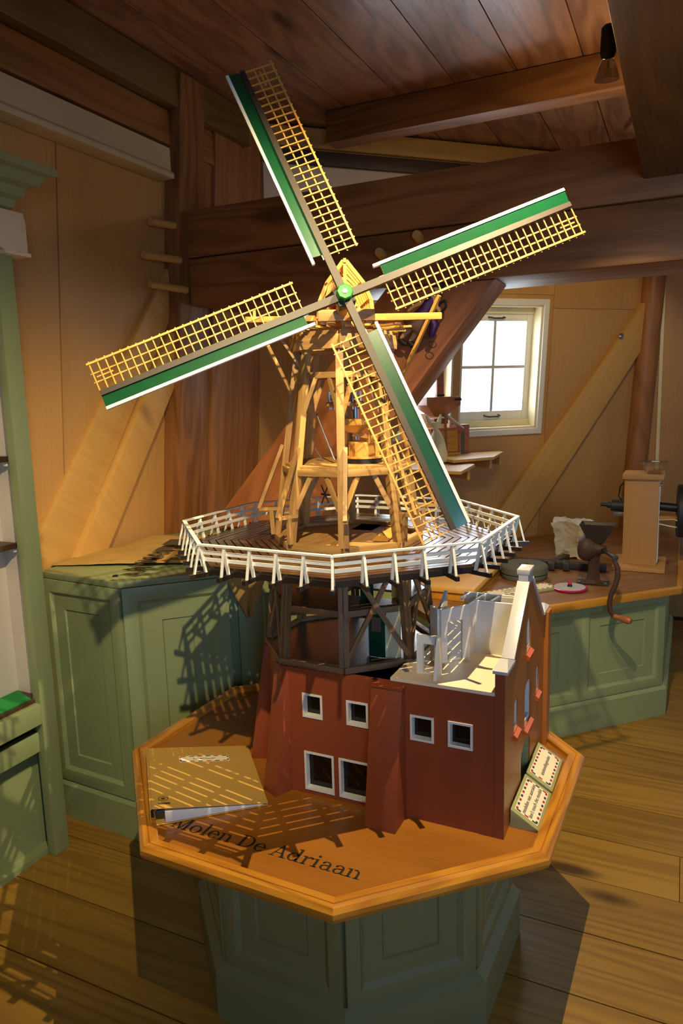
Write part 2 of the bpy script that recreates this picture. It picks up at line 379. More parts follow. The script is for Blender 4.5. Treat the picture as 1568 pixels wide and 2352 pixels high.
# plywood sheets are separate panels with open joints
for i, (v0, v1) in enumerate(((0.72, 1.40), (1.404, 1.997), (2.003, 2.60))):
    MB().hexa(Q1(v0, 0.0, 0.006), Q1(v0, 2.84, 0.006)-Q1(v0, 0.0, 0.006), Q1(v1, 0, 0.006)-Q1(v0, 0, 0.006), Vector((-0.006, 0, 0))).build('wall_panel', m_ply, w_left)
for v0, v1, d in ((2.77, 2.885, 0.03), (2.89, 3.10, 0.045), (3.115, 3.34, 0.035)):
    MB().hexa(Q1(v0, 0.0, d), Q1(v0, 2.84, d)-Q1(v0, 0.0, d), Q1(v1, 0, d)-Q1(v0, 0, d), Vector((-d, 0, 0))).build('wall_plank', m_plank, w_left, bevel=0.004)
def panel2(a0, a1, z0, z1, d=0.006, mat=m_ply, name='wall_panel', parent=w_back):
    o = Q2(a0, z0, d); return MB().hexa(o, Q2(a0, z1, d)-o, Q2(a1, z0, d)-o, Q2(a0, z0, 0)-o).build(name, mat, parent)
panel2(0.9, 1.46, 0, 2.84); panel2(1.463, 2.72, 0, 1.262); panel2(1.463, 2.72, 2.10, 2.84); panel2(2.723, 3.38, 0, 2.02); panel2(2.723, 3.38, 2.024, 2.84)
# windows
def window(idx, a0, a1, label):
    z0, z1 = WZ
    fr = MB()
    for (p, q, r_, s_) in ((a0-0.004, a0+0.012, z0, z1), (a1-0.012, a1+0.004, z0, z1), (a0, a1, z1-0.012, z1+0.004), (a0, a1, z0-0.004, z0+0.012)):
        o = Q2(p, r_, 0.0); fr.hexa(o, Q2(p, s_, 0)-o, Q2(q, r_, 0)-o, Q2(p, r_, -0.125)-o)
    root = struct(fr.build('window_%d' % idx, m_cream), label)
    def strip(name, p, q, r_, s_, d0, d1, mat, par, bv=0.003):
        o = Q2(p, r_, d0); return MB().hexa(o, Q2(p, s_, d0)-o, Q2(q, r_, d0)-o, Q2(p, r_, d1)-o).build(name, mat, par, bevel=bv)
    tw = 0.035
    if idx == 1: strip('window_trim', a1, a1+tw, z0-tw, z1+tw, 0.014, -0.002, m_white, root)
    else: strip('window_trim', a0-tw, a0, z0-tw, z1+tw, 0.014, -0.002, m_white, root)
    strip('window_trim', a0-0.02, a1, z1, z1+tw, 0.013, -0.002, m_white, root); strip('window_trim', a0-0.02, a1, z0-tw, z0, 0.013, -0.002, m_white, root)
    b0, b1, y0, y1 = a0+0.014, a1-0.010, z0+0.05, z1-0.05; d0, d1 = -0.085, -0.115
    strip('window_sill', a0+0.012, a1-0.012, z0+0.012, y0, d0+0.02, d1, m_cream, root); strip('window_head', a0+0.012, a1-0.012, y1, z1-0.012, d0+0.012, d1, m_cream, root)
    sw = 0.042
    sash = strip('sash', b0, b0+sw, y0, y1, d0, d1, m_white, root); strip('sash', b1-sw, b1, y0, y1, d0, d1, m_white, root)
    strip('sash', b0+sw, b1-sw, y1-sw, y1, d0, d1, m_white, root); strip('sash', b0+sw, b1-sw, y0, y0+sw+0.012, d0, d1, m_white, root)
    mc, mz = (b0+b1)/2, 1.679
    strip('glazing_bar', mc-0.009, mc+0.009, y0+sw, y1-sw, d0-0.004, d1, m_coping, root); strip('glazing_bar', b0+sw, b1-sw, mz-0.009, mz+0.009, d0-0.005, d1, m_coping, root)
    for p, q in ((b0+sw, mc-0.009), (mc+0.009, b1-sw)):
        for r_, s_ in ((y0+sw+0.012, mz-0.009), (mz+0.009, y1-sw)): strip('pane', p, q, r_, s_, d0-0.014, d0-0.017, m_pane, root, 0)
    for zz in (y1-0.02, y0+0.028):
        h = MB().tube([Q2(mc-0.05, zz, d0), Q2(mc-0.05, zz-0.002, d0+0.02), Q2(mc-0.03, zz-0.006, d0+0.028), Q2(mc+0.03, zz-0.006, d0+0.028), Q2(mc+0.05, zz-0.002, d0+0.02), Q2(mc+0.05, zz, d0)], 0.0055)
        h.build('sash_handle', m_iron, root, smooth=40)
window(1, *WIN[0], 'small white four-pane window in the plywood wall')
window(2, *WIN[1], 'second window mostly hidden behind the big brace')
for i_, (O_, t_, e_, n_, hw_, zb) in enumerate(((O6, t6, e6u, n6, 0.4, 0.95), (O7, t7, e7u, n7, 0.45, 0.95), (O3, t3, e3u, n3, 0.45, 0.85), (O4, t4, e4u, n4, 0.45, 0.85))):
    fr = MB()
    for x in (-hw_, -0.01, hw_-0.03): o = Q(O_, t_, e_, x, zb, 0.0); fr.hexa(o, e_*1.1, t_*0.03, n_*0.09)
    for z in (zb, zb+0.53, zb+1.07): o = Q(O_, t_, e_, -hw_, z, 0.0); fr.hexa(o, t_*2*hw_, e_*0.03, n_*0.09)
    struct(fr.build('window_%d' % (3+i_), m_cream), 'window outside the picture')
DAY = (0.32, 0.60, 1.0)
area('daylight_south_east', Q(O6, t6, e6u, 0, 1.5, -0.25), Q(O6, t6, e6u, 0, 1.35, 2.0), 0.8, 1.1, 10, DAY)
area('daylight_south', Q(O7, t7, e7u, 0, 1.5, -0.25), Q(O7, t7, e7u, 0, 1.35, 2.0), 0.9, 1.1, 42, DAY)
DAY2 = (0.72, 0.86, 1.0)
area('daylight_right', Q(O3, t3, e3u, 0, 1.4, -0.25), Q(O3, t3, e3u, 0, 1.6, 2.0), 0.9, 1.1, 7, DAY2)
area('daylight_far_right', Q(O4, t4, e4u, 0, 1.4, -0.25), Q(O4, t4, e4u, 0, 1.5, 2.0), 0.9, 1.1, 7, DAY2)
area('daylight_window', Q2(2.09, 1.675, -0.35), Q2(2.09, 1.675, 1.0), 1.5, 1.1, 46, (0.80, 0.90, 1.0))
# ---------------------------------------------------------------- timbers
def timber(name, mb, mat, label, bevel=0.008): return tag(mb.build(name, mat, bevel=bevel), label, 'beam')
gb = timber('tie_beam', MB().box(-1.955, 2.3, 2.64, 2.985, 2.142, 2.335, 0), m_beam, 'huge double oak beam crossing the room behind the model sails')
MB().box(-1.955, 2.3, 2.643, 2.98, 1.945, 2.139, 0).build('lower_beam', m_beam, gb, bevel=0.010)
for px, py in ((962, 547), (877, 586)):
    p = Vp(px, py, 2.64); MB().lathe([(0.018, 0.0), (0.018, 0.045), (0.014, 0.05)], p+Vector((0, 0.004, 0)), (0.1, -1, 0.1), 14).build('peg', m_pine, gb, smooth=40)
timber('overhead_beam', MB().box(-0.155, 0.34, -0.95, 2.70, 2.205, 2.62, 1), m_olive, 'broad yellowish beam overhead at the upper right')
timber('ceiling_joist', MB().box(-1.60, -0.157, 3.296, 3.406, 2.728, 2.868, 0), m_beam, 'short square-ended joist below the ceiling planks', 0.004)
# raking brace under the tie beam
def quad_beam(pts, y0, y1):
    vs = [(p[0], y0, p[1]) for p in pts]+[(p[0], y1, p[1]) for p in pts]; mb = MB()
    d = (Vector(pts[1])-Vector(pts[0])).normalized(); nn = Vector((-d.y, d.x)); r = Vector((random.uniform(0,40), random.uniform(0,40), 0))
    gs = [r+Vector((Vector(p).dot(d), Vector(p).dot(nn), 0)) for p in pts]; gs += [g+Vector((0, 0, y1-y0)) for g in gs]
    return mb.add(vs, [(0,1,2,3),(7,6,5,4),(0,4,5,1),(1,5,6,2),(2,6,7,3),(3,7,4,0)], gs)
timber('raking_brace', quad_beam([(-1.424, 0.974), (-0.636, 1.944), (-1.06, 1.944), (-1.93, 0.974)], 2.665, 2.86), m_red, 'thick red-brown diagonal brace rising behind the model to the big beam')
# post on the left wall with pegs
pz = lambda z, d: Q1(2.575, z, d)
mb = MB(); o = Q1(2.585, 0, 0.085); mb.hexa(o, Q1(2.585, 2.86, 0.085)-o, Vector((0, 0.17, 0)), Vector((-0.10, 0, 0)))
post = timber('wall_post', mb, m_beam, 'brown wall post with wooden pegs at the left end of the big beam', 0.012)
for px, py, px1 in ((388, 516, 363), (372, 591, 341), (387, 659, 361)):
    a = Up(px+22, py+4, -1.97); b = a+Vector((-0.02, -0.14, 0.0)); c = Up(px1, py-4, b.x); c = a+(c-a).normalized()*0.15
    MB().tube([a+(a-c)*0.3, a, c], 0.0155, 12).build('peg', m_pine, post, smooth=40)
# wall plates
timber('wall_plate', MB().box(-2.04, -1.915, 0.75, 3.13, 2.715, 2.866, 1), m_olive, 'pale timber running along the ceiling above the left wall', 0.01)
timber('wall_board', MB().box(-2.03, -1.962, 0.75, 3.12, 2.578, 2.712, 1), m_beam, 'dark red board under the left ceiling timber', 0.006)
def rail2(name, a0, a1, z0, z1, d, mat, label):
    o = Q2(a0, z0, d); return timber(name, MB().hexa(o, Q2(a1, z0, d)-o, Q2(a0, z1, d)-o, Q2(a0, z0, 0.01)-o), mat, label, 0.005)
rail2('top_plate', 0.95, 3.34, 2.775, 2.865, 0.05, m_beam2, 'yellow timber under the ceiling at the top of the window wall')
rail2('plate_board', 0.95, 3.34, 2.70, 2.768, 0.03, m_darkwood, 'dark board below the yellow wall timber')
rail2('cream_board', 0.95, 3.34, 2.52, 2.695, 0.02, m_pink, 'pale board on the window wall above the big beam')
# diagonal boards on the walls
def diag1(pts, d, mat, label, name='wall_brace'):
    q = [Q1(v, z, d) for v, z in pts]; mb = MB(); dd = (q[1]-q[0]).normalized(); nn = dd.cross(Vector((1, 0, 0))); r = Vector((random.uniform(0,9), 3, 0))
    vs = q+[p+Vector((-d, 0, 0)) for p in q]; gs = [r+Vector((p.dot(dd), p.dot(nn), p.x)) for p in vs]
    mb.add(vs, [(0,1,2,3),(7,6,5,4),(0,4,5,1),(1,5,6,2),(2,6,7,3),(3,7,4,0)], gs); return timber(name, mb, mat, label, 0.006)
diag1([(1.30, 0.30), (1.52, 0.18), (2.62, 1.93), (2.58, 2.10)], 0.03, m_pine, 'long diagonal board on the left plywood wall behind the shelf unit')
diag1([(1.56, 0.30), (1.66, 0.18), (2.60, 1.62), (2.60, 1.86)], 0.06, m_pine, 'short thick diagonal board on the left wall beside the post')
q = [Q2(a, z, 0.05) for a, z in ((2.05, 0.35), (2.37, 0.35), (3.39, 1.80), (3.39, 2.10))]; nn2 = n2
mb = MB(); dd = (q[2]-q[1]).normalized(); en = dd.cross(n2); vs = q+[p+n2*0.05 for p in q]
mb.add(vs, [(3,2,1,0),(4,5,6,7),(1,5,4,0),(2,6,5,1),(3,7,6,2),(0,4,7,3)], [Vector((p.dot(dd), p.dot(en), p.dot(n2))) for p in vs])
timber('wall_brace', mb, m_pine, 'broad diagonal board on the wall right of the window', 0.006)
MB().lathe([(0.018, 0), (0.018, 0.006), (0.008, 0.012), (0.0, 0.014)], Q2(3.20, 1.86, 0.05), -n2, 14).build('bolt', m_steel, bpy.data.objects['wall_brace.001'] if 'wall_brace.001' in bpy.data.objects else None, smooth=40)
cp = MB(); o = Q2(3.39, 0, 0.10); cp.tube([Q2(3.43, 0, 0.03), Q2(3.43, 2.86, 0.03)], 0.07, 16)
tag(cp.build('corner_post', m_plank, smooth=40), 'rounded reddish corner post right of the window wall', 'post')
w3y = lambda z: C8.y+rad(z)
mb = MB(); mb.hexa((-0.165, w3y(0)-0.02, 0), Vector((0, -LEAN*2.86, 2.86)), Vector((0.02, 0, 0)), Vector((0, 0.02, 0)))  # cream strip whose colour stands in for light showing through the gap
tag(mb.build('bright_gap_strip', m_cream), 'thin cream strip painted in place of the bright gap by the corner post', 'trim')
# fluorescent light trough on the left wall
tr = MB(); prof = [(-2.006, 2.435), (-1.925, 2.435), (-1.925, 2.455), (-1.94, 2.468), (-1.94, 2.555), (-1.996, 2.572)]
tr.add([(p[0], y, p[1]) for y in (0.9, 2.545) for p in prof], [tuple(range(5,-1,-1)), tuple(range(6,12))]+[(i,(i+1)%6,6+(i+1)%6,6+i) for i in range(6)])
tag(tr.build('light_trough', m_trough, bevel=0.003), 'long cream light trough high on the left wall', 'light fixture')
# ================================================================== FURNITURE
def frame_ring(mb, O, e1, e2, n, a0, a1, b0, b1, w, d0, d1):
    """mitred rectangular moulding on a face: outer rect a0..a1 x b0..b1, width w, outer proud d0, inner proud d1"""
    pts = []
    for (x0, x1, y0, y1) in ((a0, a1, b0, b1), (a0+w, a1-w, b0+w, b1-w)):
        pts.append([(x0, y0), (x1, y0), (x1, y1), (x0, y1)])
    vs = []
    for lay, d in ((0, -0.002), (0, d0), (1, d1), (1, -0.002)):
        vs += [O+e1*x+e2*y+n*d for x, y in pts[lay]]
    fs = []
    for l in range(3):
        for i in range(4): fs.append((l*4+i, l*4+(i+1)%4, (l+1)*4+(i+1)%4, (l+1)*4+i))
    return mb.add(vs, fs)
def panelled(parent, p0, p1, z0, z1, mat, outward, stile=0.05, inner=0.035):
    """a panelled front between plan points p0 and p1: stiles and rails, moulding, inner field"""
    p0, p1 = Vector((p0[0], p0[1], 0)), Vector((p1[0], p1[1], 0)); L = (p1-p0).length; e1 = (p1-p0)/L; n = Vector((outward[0], outward[1], 0)).normalized()
    if e1.cross(ZA).dot(n) < 0: p0, p1 = p1, p0; e1 = -e1
    O = p0
    f = MB(); frame_ring(f, O, e1, ZA, n, 0.0, L, z0, z1, stile, 0.016, 0.016); f.build('door_frame', mat, parent, bevel=0.002)
    f = MB(); frame_ring(f, O, e1, ZA, n, stile, L-stile, z0+stile, z1-stile, 0.012, 0.016, 0.006); f.build('moulding', mat, parent)
    f = MB(); frame_ring(f, O, e1, ZA, n, stile+0.012, L-stile-0.012, z0+stile+0.012, z1-stile-0.012, inner, 0.006, 0.006)
    frame_ring(f, O, e1, ZA, n, stile+0.012+inner, L-stile-0.012-inner, z0+stile+0.012+inner, z1-stile-0.012-inner, 0.004, 0.006, 0.0); f.build('inner_frame', mat, parent)
    q = stile+0.016+inner
    o = O+e1*q+ZA*(z0+q); MB().hexa(o-n*0.004, e1*(L-2*q), ZA*(z1-z0-2*q), n*0.005).build('field_panel', mat, parent)
def skirting(parent, path, h, d, mat, closed=False):
    """base board with a bevelled top following a plan path (outward to the right of travel)"""
    P = [Vector((p[0], p[1], 0)) for p in path]; m = len(P); offs = []
    for i in range(m):
        dirs = []
        if i > 0 or closed: dirs.append((P[i]-P[i-1]).normalized())
        if i < m-1 or closed: dirs.append((P[(i+1)%m]-P[i]).normalized())
        ns = [Vector((t.y, -t.x, 0)) for t in dirs]; b = sum(ns, Vector()).normalized(); offs.append(b/max(0.3, b.dot(ns[0])))
    rng = range(m) if closed else range(m-1)
    for i in rng:
        j = (i+1) % m; vs = []
        for k in (i, j):
            for dd, z in ((0, 0.0), (d, 0.0), (d, h-0.02), (d*0.35, h), (0, h)): vs.append(P[k]+offs[k]*dd+ZA*z)
        fs = [(0,1,2,3,4), (9,8,7,6,5)]+[(q, 5+q, 5+(q+1)%5, (q+1)%5) for q in range(5)]
        MB().add(vs, fs).build('skirting', mat, parent)
# ---- tall green corner cabinet
CABZ = 0.949
cab = thing('panelled_cabinet', (-1.75, 2.1, 0), 'tall sage green panelled corner cabinet with a jute sack on top', 'cabinet')
plan = [(-2.085, 1.835), (-1.70, 1.815), (-1.447, 2.073), (-1.485, 2.111), (-1.02, 2.576), (-1.30, 2.86), (-1.60, 3.15), (-2.10, 2.52)]
MB().prism(plan, 0.0, CABZ-0.022).build('carcass', m_sage, cab)
MB().prism([(-2.09, 1.825), (-1.697, 1.797), (-1.430, 2.065), (-1.462, 2.098), (-1.0, 2.56), (-1.30, 2.87), (-1.60, 3.16), (-2.105, 2.52)], CABZ-0.022, CABZ).build('cabinet_top', m_sage, cab, bevel=0.003)
panelled(cab, plan[0], plan[1], 0.15, CABZ-0.024, m_sage, (0, -1), 0.045, 0.05)
panelled(cab, plan[1], plan[2], 0.15, CABZ-0.024, m_sage, (S2, -S2), 0.05, 0.065)
panelled(cab, (-1.455, 2.141), (-1.02, 2.576), 0.15, CABZ-0.024, m_sage, (S2, -S2), 0.09, 0.05)
skirting(cab, [plan[0], plan[1], plan[2]], 0.15, 0.02, m_sage)
MB().lathe([(0.010, 0), (0.010, 0.004), (0.004, 0.006), (0.0, 0.006)], Zp(265, 1324, CABZ), seg=12).build('screw_cap', m_black, cab)
# ---- jute sack lying on the cabinet, one corner hanging down
def cloth(name, grid, mat, label, cat, thick=0.004):
    h, wd = len(grid), len(grid[0]); vs = [p for row in grid for p in row]; fs = [(i*wd+j, i*wd+j+1, (i+1)*wd+j+1, (i+1)*wd+j) for i in range(h-1) for j in range(wd-1)]
    o = MB().add(vs, fs).build(name, mat, smooth=60)
    m = o.modifiers.new('solid', 'SOLIDIFY'); m.thickness = thick; m.offset = 1.0
    s_ = o.modifiers.new('sub', 'SUBSURF'); s_.levels = 1; s_.render_levels = 1
    return tag(o, label, cat)
random.seed(21)
cA, cB, cC, cD = Vector((-2.11, 1.885, 0)), Vector((-1.455, 2.135, 0)), Vector((-1.66, 2.63, 0)), Vector((-2.075, 2.46, 0))
grid = []
for i in range(15):
    s_ = i/14; row = []
    for j in range(23):
        t_ = j/22; p = (cA*(1-t_)+cB*t_)*(1-s_)+(cD*(1-t_)+cC*t_)*s_
        hgt = 0.002+0.011*abs(math.sin(3.3*t_+2.2*s_)*math.sin(5*s_+1.2*t_))+random.uniform(0, 0.0025)+0.02*math.exp(-((t_-0.62)/0.035)**2)*(s_**1.5)
        p = p+Vector((random.uniform(-0.004, 0.004), random.uniform(-0.004, 0.004), 0))*(1 if i in (0, 14) else 0)
        row.append(Vector((p.x, p.y, CABZ+hgt)))
    grid.append(row)
sack = cloth('jute_sack', grid, m_jute, 'flattened jute sack with faded black print lying on the tall green cabinet', 'sack')
hang = MB()   # the hanging corner
hp = [(-1.475, 2.115), (-1.36, 2.235)]
h0, h1 = Vector((-1.462, 2.085, CABZ+0.004)), Vector((-1.345, 2.20, CABZ+0.004)); rows = []
for i in range(9):
    s_ = i/8; k_ = 1-s_*0.92; mid = h0.lerp(h1, 0.35+0.1*s_); row = []
    for j in range(9):
        t_ = j/8-0.42; p = mid+(h1-h0)*t_*k_*1.15
        row.append(Vector((p.x+S2*(0.012+0.010*math.sin(9*t_+4*s_)), p.y-S2*(0.012+0.010*math.sin(9*t_+4*s_)), CABZ+0.004-0.19*s_)))
    rows.append(row)
hang.add([p for r_ in rows for p in r_], [(i*9+j, i*9+j+1, (i+1)*9+j+1, (i+1)*9+j) for i in range(8) for j in range(8)])
ho = hang.build('hanging_corner', m_jute, sack, smooth=60); hm = ho.modifiers.new('solid', 'SOLIDIFY'); hm.thickness = 0.003
te1 = (Zp(418, 1238, .97)-Zp(322, 1298, .97)); te1.z = 0; te1.normalize(); te2 = ZA.cross(te1)
text('sack_print', 'AMMAN', 0.105, Zp(347, 1284, CABZ+0.022), te1, te2, m_inkg, sack, bold=0.002)
for px, py, hl in ((379, 1261, 0.03), (400, 1245, 0.055)):
    o = Zp(px, py, CABZ+0.022); MB().hexa(o-te1*hl-te2*0.034, te1*2*hl, te2*0.068, ZA*0.0006).build('sack_print', m_inkg, sack)
text('sack_print', 'TRA', 0.075, Zp(410, 1281, CABZ+0.019), te1, te2, m_inkg, sack, bold=0.002)
# ---- long green counter on the right
CNT = 0.633
ctr = thing('panelled_counter', (-0.4, 3.6, 0), 'low sage green panelled counter with wooden top along the window wall', 'counter')
def N2(a, c): return (S2*(a-c), S2*(a+c))      # plan point from wall coordinates: a along, c away from origin
c0, c1 = 2.565, 2.52
cpl = [N2(1.30, c0), N2(2.50, c0), (N2(2.50, c0)[0]+0.01, 4.75), (-0.35, 5.02), N2(1.30, 3.80)]
MB().prism(cpl, 0, CNT-0.035).build('carcass', m_sage, ctr)
tp = [N2(1.30, c1), N2(2.535, c1), (N2(2.535, c1)[0], 4.78), (-0.33, 5.06), N2(1.30, 3.83)]
topm = MB().prism(tp, CNT-0.033, CNT-0.006); topm.g = [Vector((p.x*S2+p.y*S2, p.y*S2-p.x*S2, p.z)) for p in topm.v]; topm.build('counter_top', m_counter, ctr)
for p, q in ((tp[0], tp[1]), (tp[1], tp[2])):
    p, q = Vector((p[0], p[1], CNT-0.017)), Vector((q[0], q[1], CNT-0.017)); d = (q-p).normalized(); sd = Vector((d.y, -d.x, 0))
    MB().bar(p+sd*0.002-d*0.0, q+sd*0.002+d*0.006, 0.026, 0.036).build('edge_moulding', m_edge, ctr, bevel=0.008)
MB().bar(Vector((tp[1][0]+0.005, tp[1][1]+0.55, CNT+0.06)), Vector((tp[1][0]+0.005, 4.7, CNT+0.06)), 0.02, 0.13).build('end_board', m_counter, ctr, bevel=0.004)
for a0, a1 in ((1.31, 1.66), (1.66, 2.02), (2.02, 2.49)):
    panelled(ctr, N2(a0, c0), N2(a1, c0), 0.15, CNT-0.036, m_sage, (S2, -S2), 0.042, 0.055)
skirting(ctr, [N2(1.3, c0), N2(2.50, c0), (cpl[2][0], cpl[2][1])], 0.15, 0.024, m_sage)
# ---- pine box board on the counter, behind the gallery
pb = thing('pine_board_box', (-0.95, 3.4, CNT), 'broad yellow pine board with moulded edge lying on the counter behind the gallery', 'board')
bpoly = [(-1.20, 2.93), (-0.80, 2.985), (-0.80, 3.92), (-1.05, 3.94)]
bpoly = [(-1.18, 2.985), (-0.80, 2.985), (-0.80, 3.93), (-1.18, 3.93)]
mbx = MB(); mbx.box(-1.14, -0.80, 3.0, 3.93, 0.665, 0.692, 1); mbx.build('board', m_pine, pb, bevel=0.009)
MB().box(-1.13, -0.81, 3.012, 3.92, CNT-0.005, 0.664, 1).build('base', m_edge, pb, bevel=0.003)
# ---- display shelf unit at the left edge
sh = thing('display_shelf', (-2.0, 1.2, 0), 'sage green display shelf unit with moulded cornice and white lining, cut by the left edge', 'shelf unit')
SV = 1.675
MB().box(-2.16, -1.925, SV-0.022, SV, 0.0, 2.02, 2).build('side_panel', m_sage, sh)
MB().box(-1.935, -1.900, SV-0.062, SV, 0.0, 2.03, 2).build('stile', m_sage, sh, bevel=0.003)
MB().box(-2.135, -1.935, SV-0.028, SV-0.0225, 0.56, 2.02, 2).build('lining', m_inner, sh)
MB().box(-2.06, -2.04, 0.35, SV-0.02, 0.55, 2.24, 2).build('back_lining', m_inner, sh)
cor = MB(); prof = [(-2.06, 2.13), (-1.905, 2.13), (-1.890, 2.142), (-1.885, 2.165), (-1.868, 2.175), (-1.862, 2.20), (-1.835, 2.208), (-1.82, 2.235), (-1.795, 2.24), (-1.795, 2.262), (-2.06, 2.262)]
nP = len(prof); vs = []
for i, y in enumerate((0.3, SV)):
    for p in prof: vs.append((p[0], y+(0.0 if i == 0 else (p[0]+1.905)*1.0 if p[0] > -1.905 else 0.0), p[1]))
cor.add(vs, [tuple(range(nP)), tuple(range(2*nP-1, nP-1, -1))]+[(i, nP+i, nP+(i+1)%nP, (i+1)%nP) for i in range(nP)])
cor.build('cornice', m_sage, sh)
# valance with arched cut-out (plate in the y-z plane)
arch = [(0.45, 2.13), (SV+0.038, 2.13), (SV+0.045, 2.10), (SV+0.045, 2.012), (SV-0.045, 2.012)]
for k in range(9):
    a = math.pi/2*k/8; arch.append((SV-0.06-0.11*math.sin(a), 2.02+0.07*(1-math.cos(a))+0.0))
arch += [(0.45, 2.095)]
MB().plate(arch, [], (-1.93, 0, 0), (0, 1, 0), (0, 0, 1), 0.05).build('valance', m_pink, sh, bevel=0.004)
MB().box(-1.935, -1.872, SV-0.047, SV+0.05, 2.000, 2.012, 1).build('valance_bead', m_pink, sh, bevel=0.003)
for z in (1.665, 1.385, 1.102):
    MB().box(-2.04, -1.955, 0.4, SV-0.045, z-0.018, z, 1).build('shelf_board', m_darkwood, sh)
    MB().box(-1.985, -1.965, SV-0.05, SV-0.03, z-0.032, z-0.018, 1).build('shelf_pin', m_white, sh)
MB().box(-2.04, -1.925, 0.4, SV-0.03, 0.548, 0.572, 1).build('bottom_shelf', m_darkwood, sh)
MB().box(-1.93, -1.900, 0.4, SV-0.062, 0.49, 0.560, 1).build('top_rail', m_sage, sh, bevel=0.002)
MB().box(-1.955, -1.925, 0.4, SV-0.055, 0.385, 0.452, 1).build('lower_rail', m_sage, sh, bevel=0.002)
MB().box(-2.12, -1.94, 0.4, SV-0.03, 0.0, 0.02, 1).build('plinth', m_sage, sh)
MB().box(-1.99, -1.98, 0.4, SV-0.03, 0.02, 0.385, 1).build('lower_panel', m_sage, sh)
for z, lab in ((1.102, 'small green felt mat on the middle shelf of the display unit'), (0.572, 'larger green felt mat on the bottom shelf of the display unit')):
    if z > 1: p = [(-2.035, 1.2), (-1.975, 1.2), (-1.975, 1.555), (-2.035, 1.60)]
    else: p = [(-2.035, 1.0), (-1.935, 1.0), (-1.935, 1.605), (-2.035, 1.64)]
    tag(MB().prism(p, z+0.0005, z+0.005).build('felt_mat', m_grass), lab, 'mat', 'green mats in the display unit')
# ================================================================== OCTAGONAL TABLE
TC = Vector((-0.808, 1.723, 0)); TROT = math.radians(-69.1)
def ov(c, R, k, rot=TROT): a = rot+k*math.pi/4; return Vector((c.x+R*math.cos(a), c.y+R*math.sin(a), 0))
TT = 0.543
tb = thing('display_table', (TC.x, TC.y, 0), 'octagonal display table with varnished orange wood top and green panelled plinth', 'table')
tm = MB().prism([tuple(ov(TC, 0.61, k)[:2]) for k in range(8)], TT-0.012, TT); tm.g = [Vector((p.x, p.y, p.z)) for p in tm.v]
tm.build('table_top', m_table, tb)
for k in range(8):
    # rim profile (radius at the corner, height)
    prof = [(0.596, 0.520), (0.596, 0.553), (0.600, 0.5565), (0.6175, 0.5565), (0.619, 0.5535), (0.621, 0.5565), (0.632, 0.5545), (0.641, 0.546), (0.643, 0.536), (0.638, 0.526), (0.625, 0.520)]
    vs = []; n_ = len(prof); gs = []
    for kk in (k, k+1):
        for r_, z in prof: vs.append(ov(TC, r_, kk)+ZA*z); gs.append(Vector((kk*0.49+k*3, r_, z)))
    MB().add(vs, [tuple(range(n_)), tuple(range(2*n_-1, n_-1, -1))]+[(i, (i+1)%n_, n_+(i+1)%n_, n_+i) for i in range(n_)], gs).build('rim_moulding', m_rim, tb)
pc = MB().prism([tuple(ov(TC, 0.43, k)[:2]) for k in range(8)], 0.0, 0.53).build('plinth', m_sage2, tb)
for k in range(8):
    panelled(tb, ov(TC, 0.432, k), ov(TC, 0.432, k+1), 0.15, 0.528, m_sage2, (ov(TC, 1, k)+ov(TC, 1, k+1)-2*TC), 0.035, 0.045)
skirting(tb, [ov(TC, 0.432, k) for k in range(8)], 0.15, 0.037, m_sage2, closed=True)
# lettering on the table: MOLEN DE ADRIAAN in serif letters built from strokes
def rs(cx, cy, rx, ry, tx, ty, a0, a1, n=18):
    out = []
    for i in range(n):
        a, b = math.radians(a0+(a1-a0)*i/n), math.radians(a0+(a1-a0)*(i+1)/n)
        f = lambda t, k: (cx+(rx-k*tx)*math.cos(t), cy+(ry-k*ty)*math.sin(t))
        out.append([f(a, 0), f(b, 0), f(b, 1), f(a, 1)])
    return out
R4 = lambda x0, x1, y0, y1: [[(x0, y0), (x1, y0), (x1, y1), (x0, y1)]]
X = 0.66
def stem(x, y1=X, serif=True, flag=True):
    o = R4(x, x+0.125, 0, y1)
    if serif: o += R4(x-0.10, x+0.225, 0, 0.05)
    if flag: o += [[(x-0.11, y1-0.07), (x, y1-0.09), (x, y1), (x-0.11, y1-0.035)]]
    return o
ball = lambda x, y, r: rs(x, y, r, r, r, r, 0, 360, 12)
arch_n = lambda x: rs(x, X-0.30, 0.225, 0.31, 0.115, 0.075, 0, 120, 12)
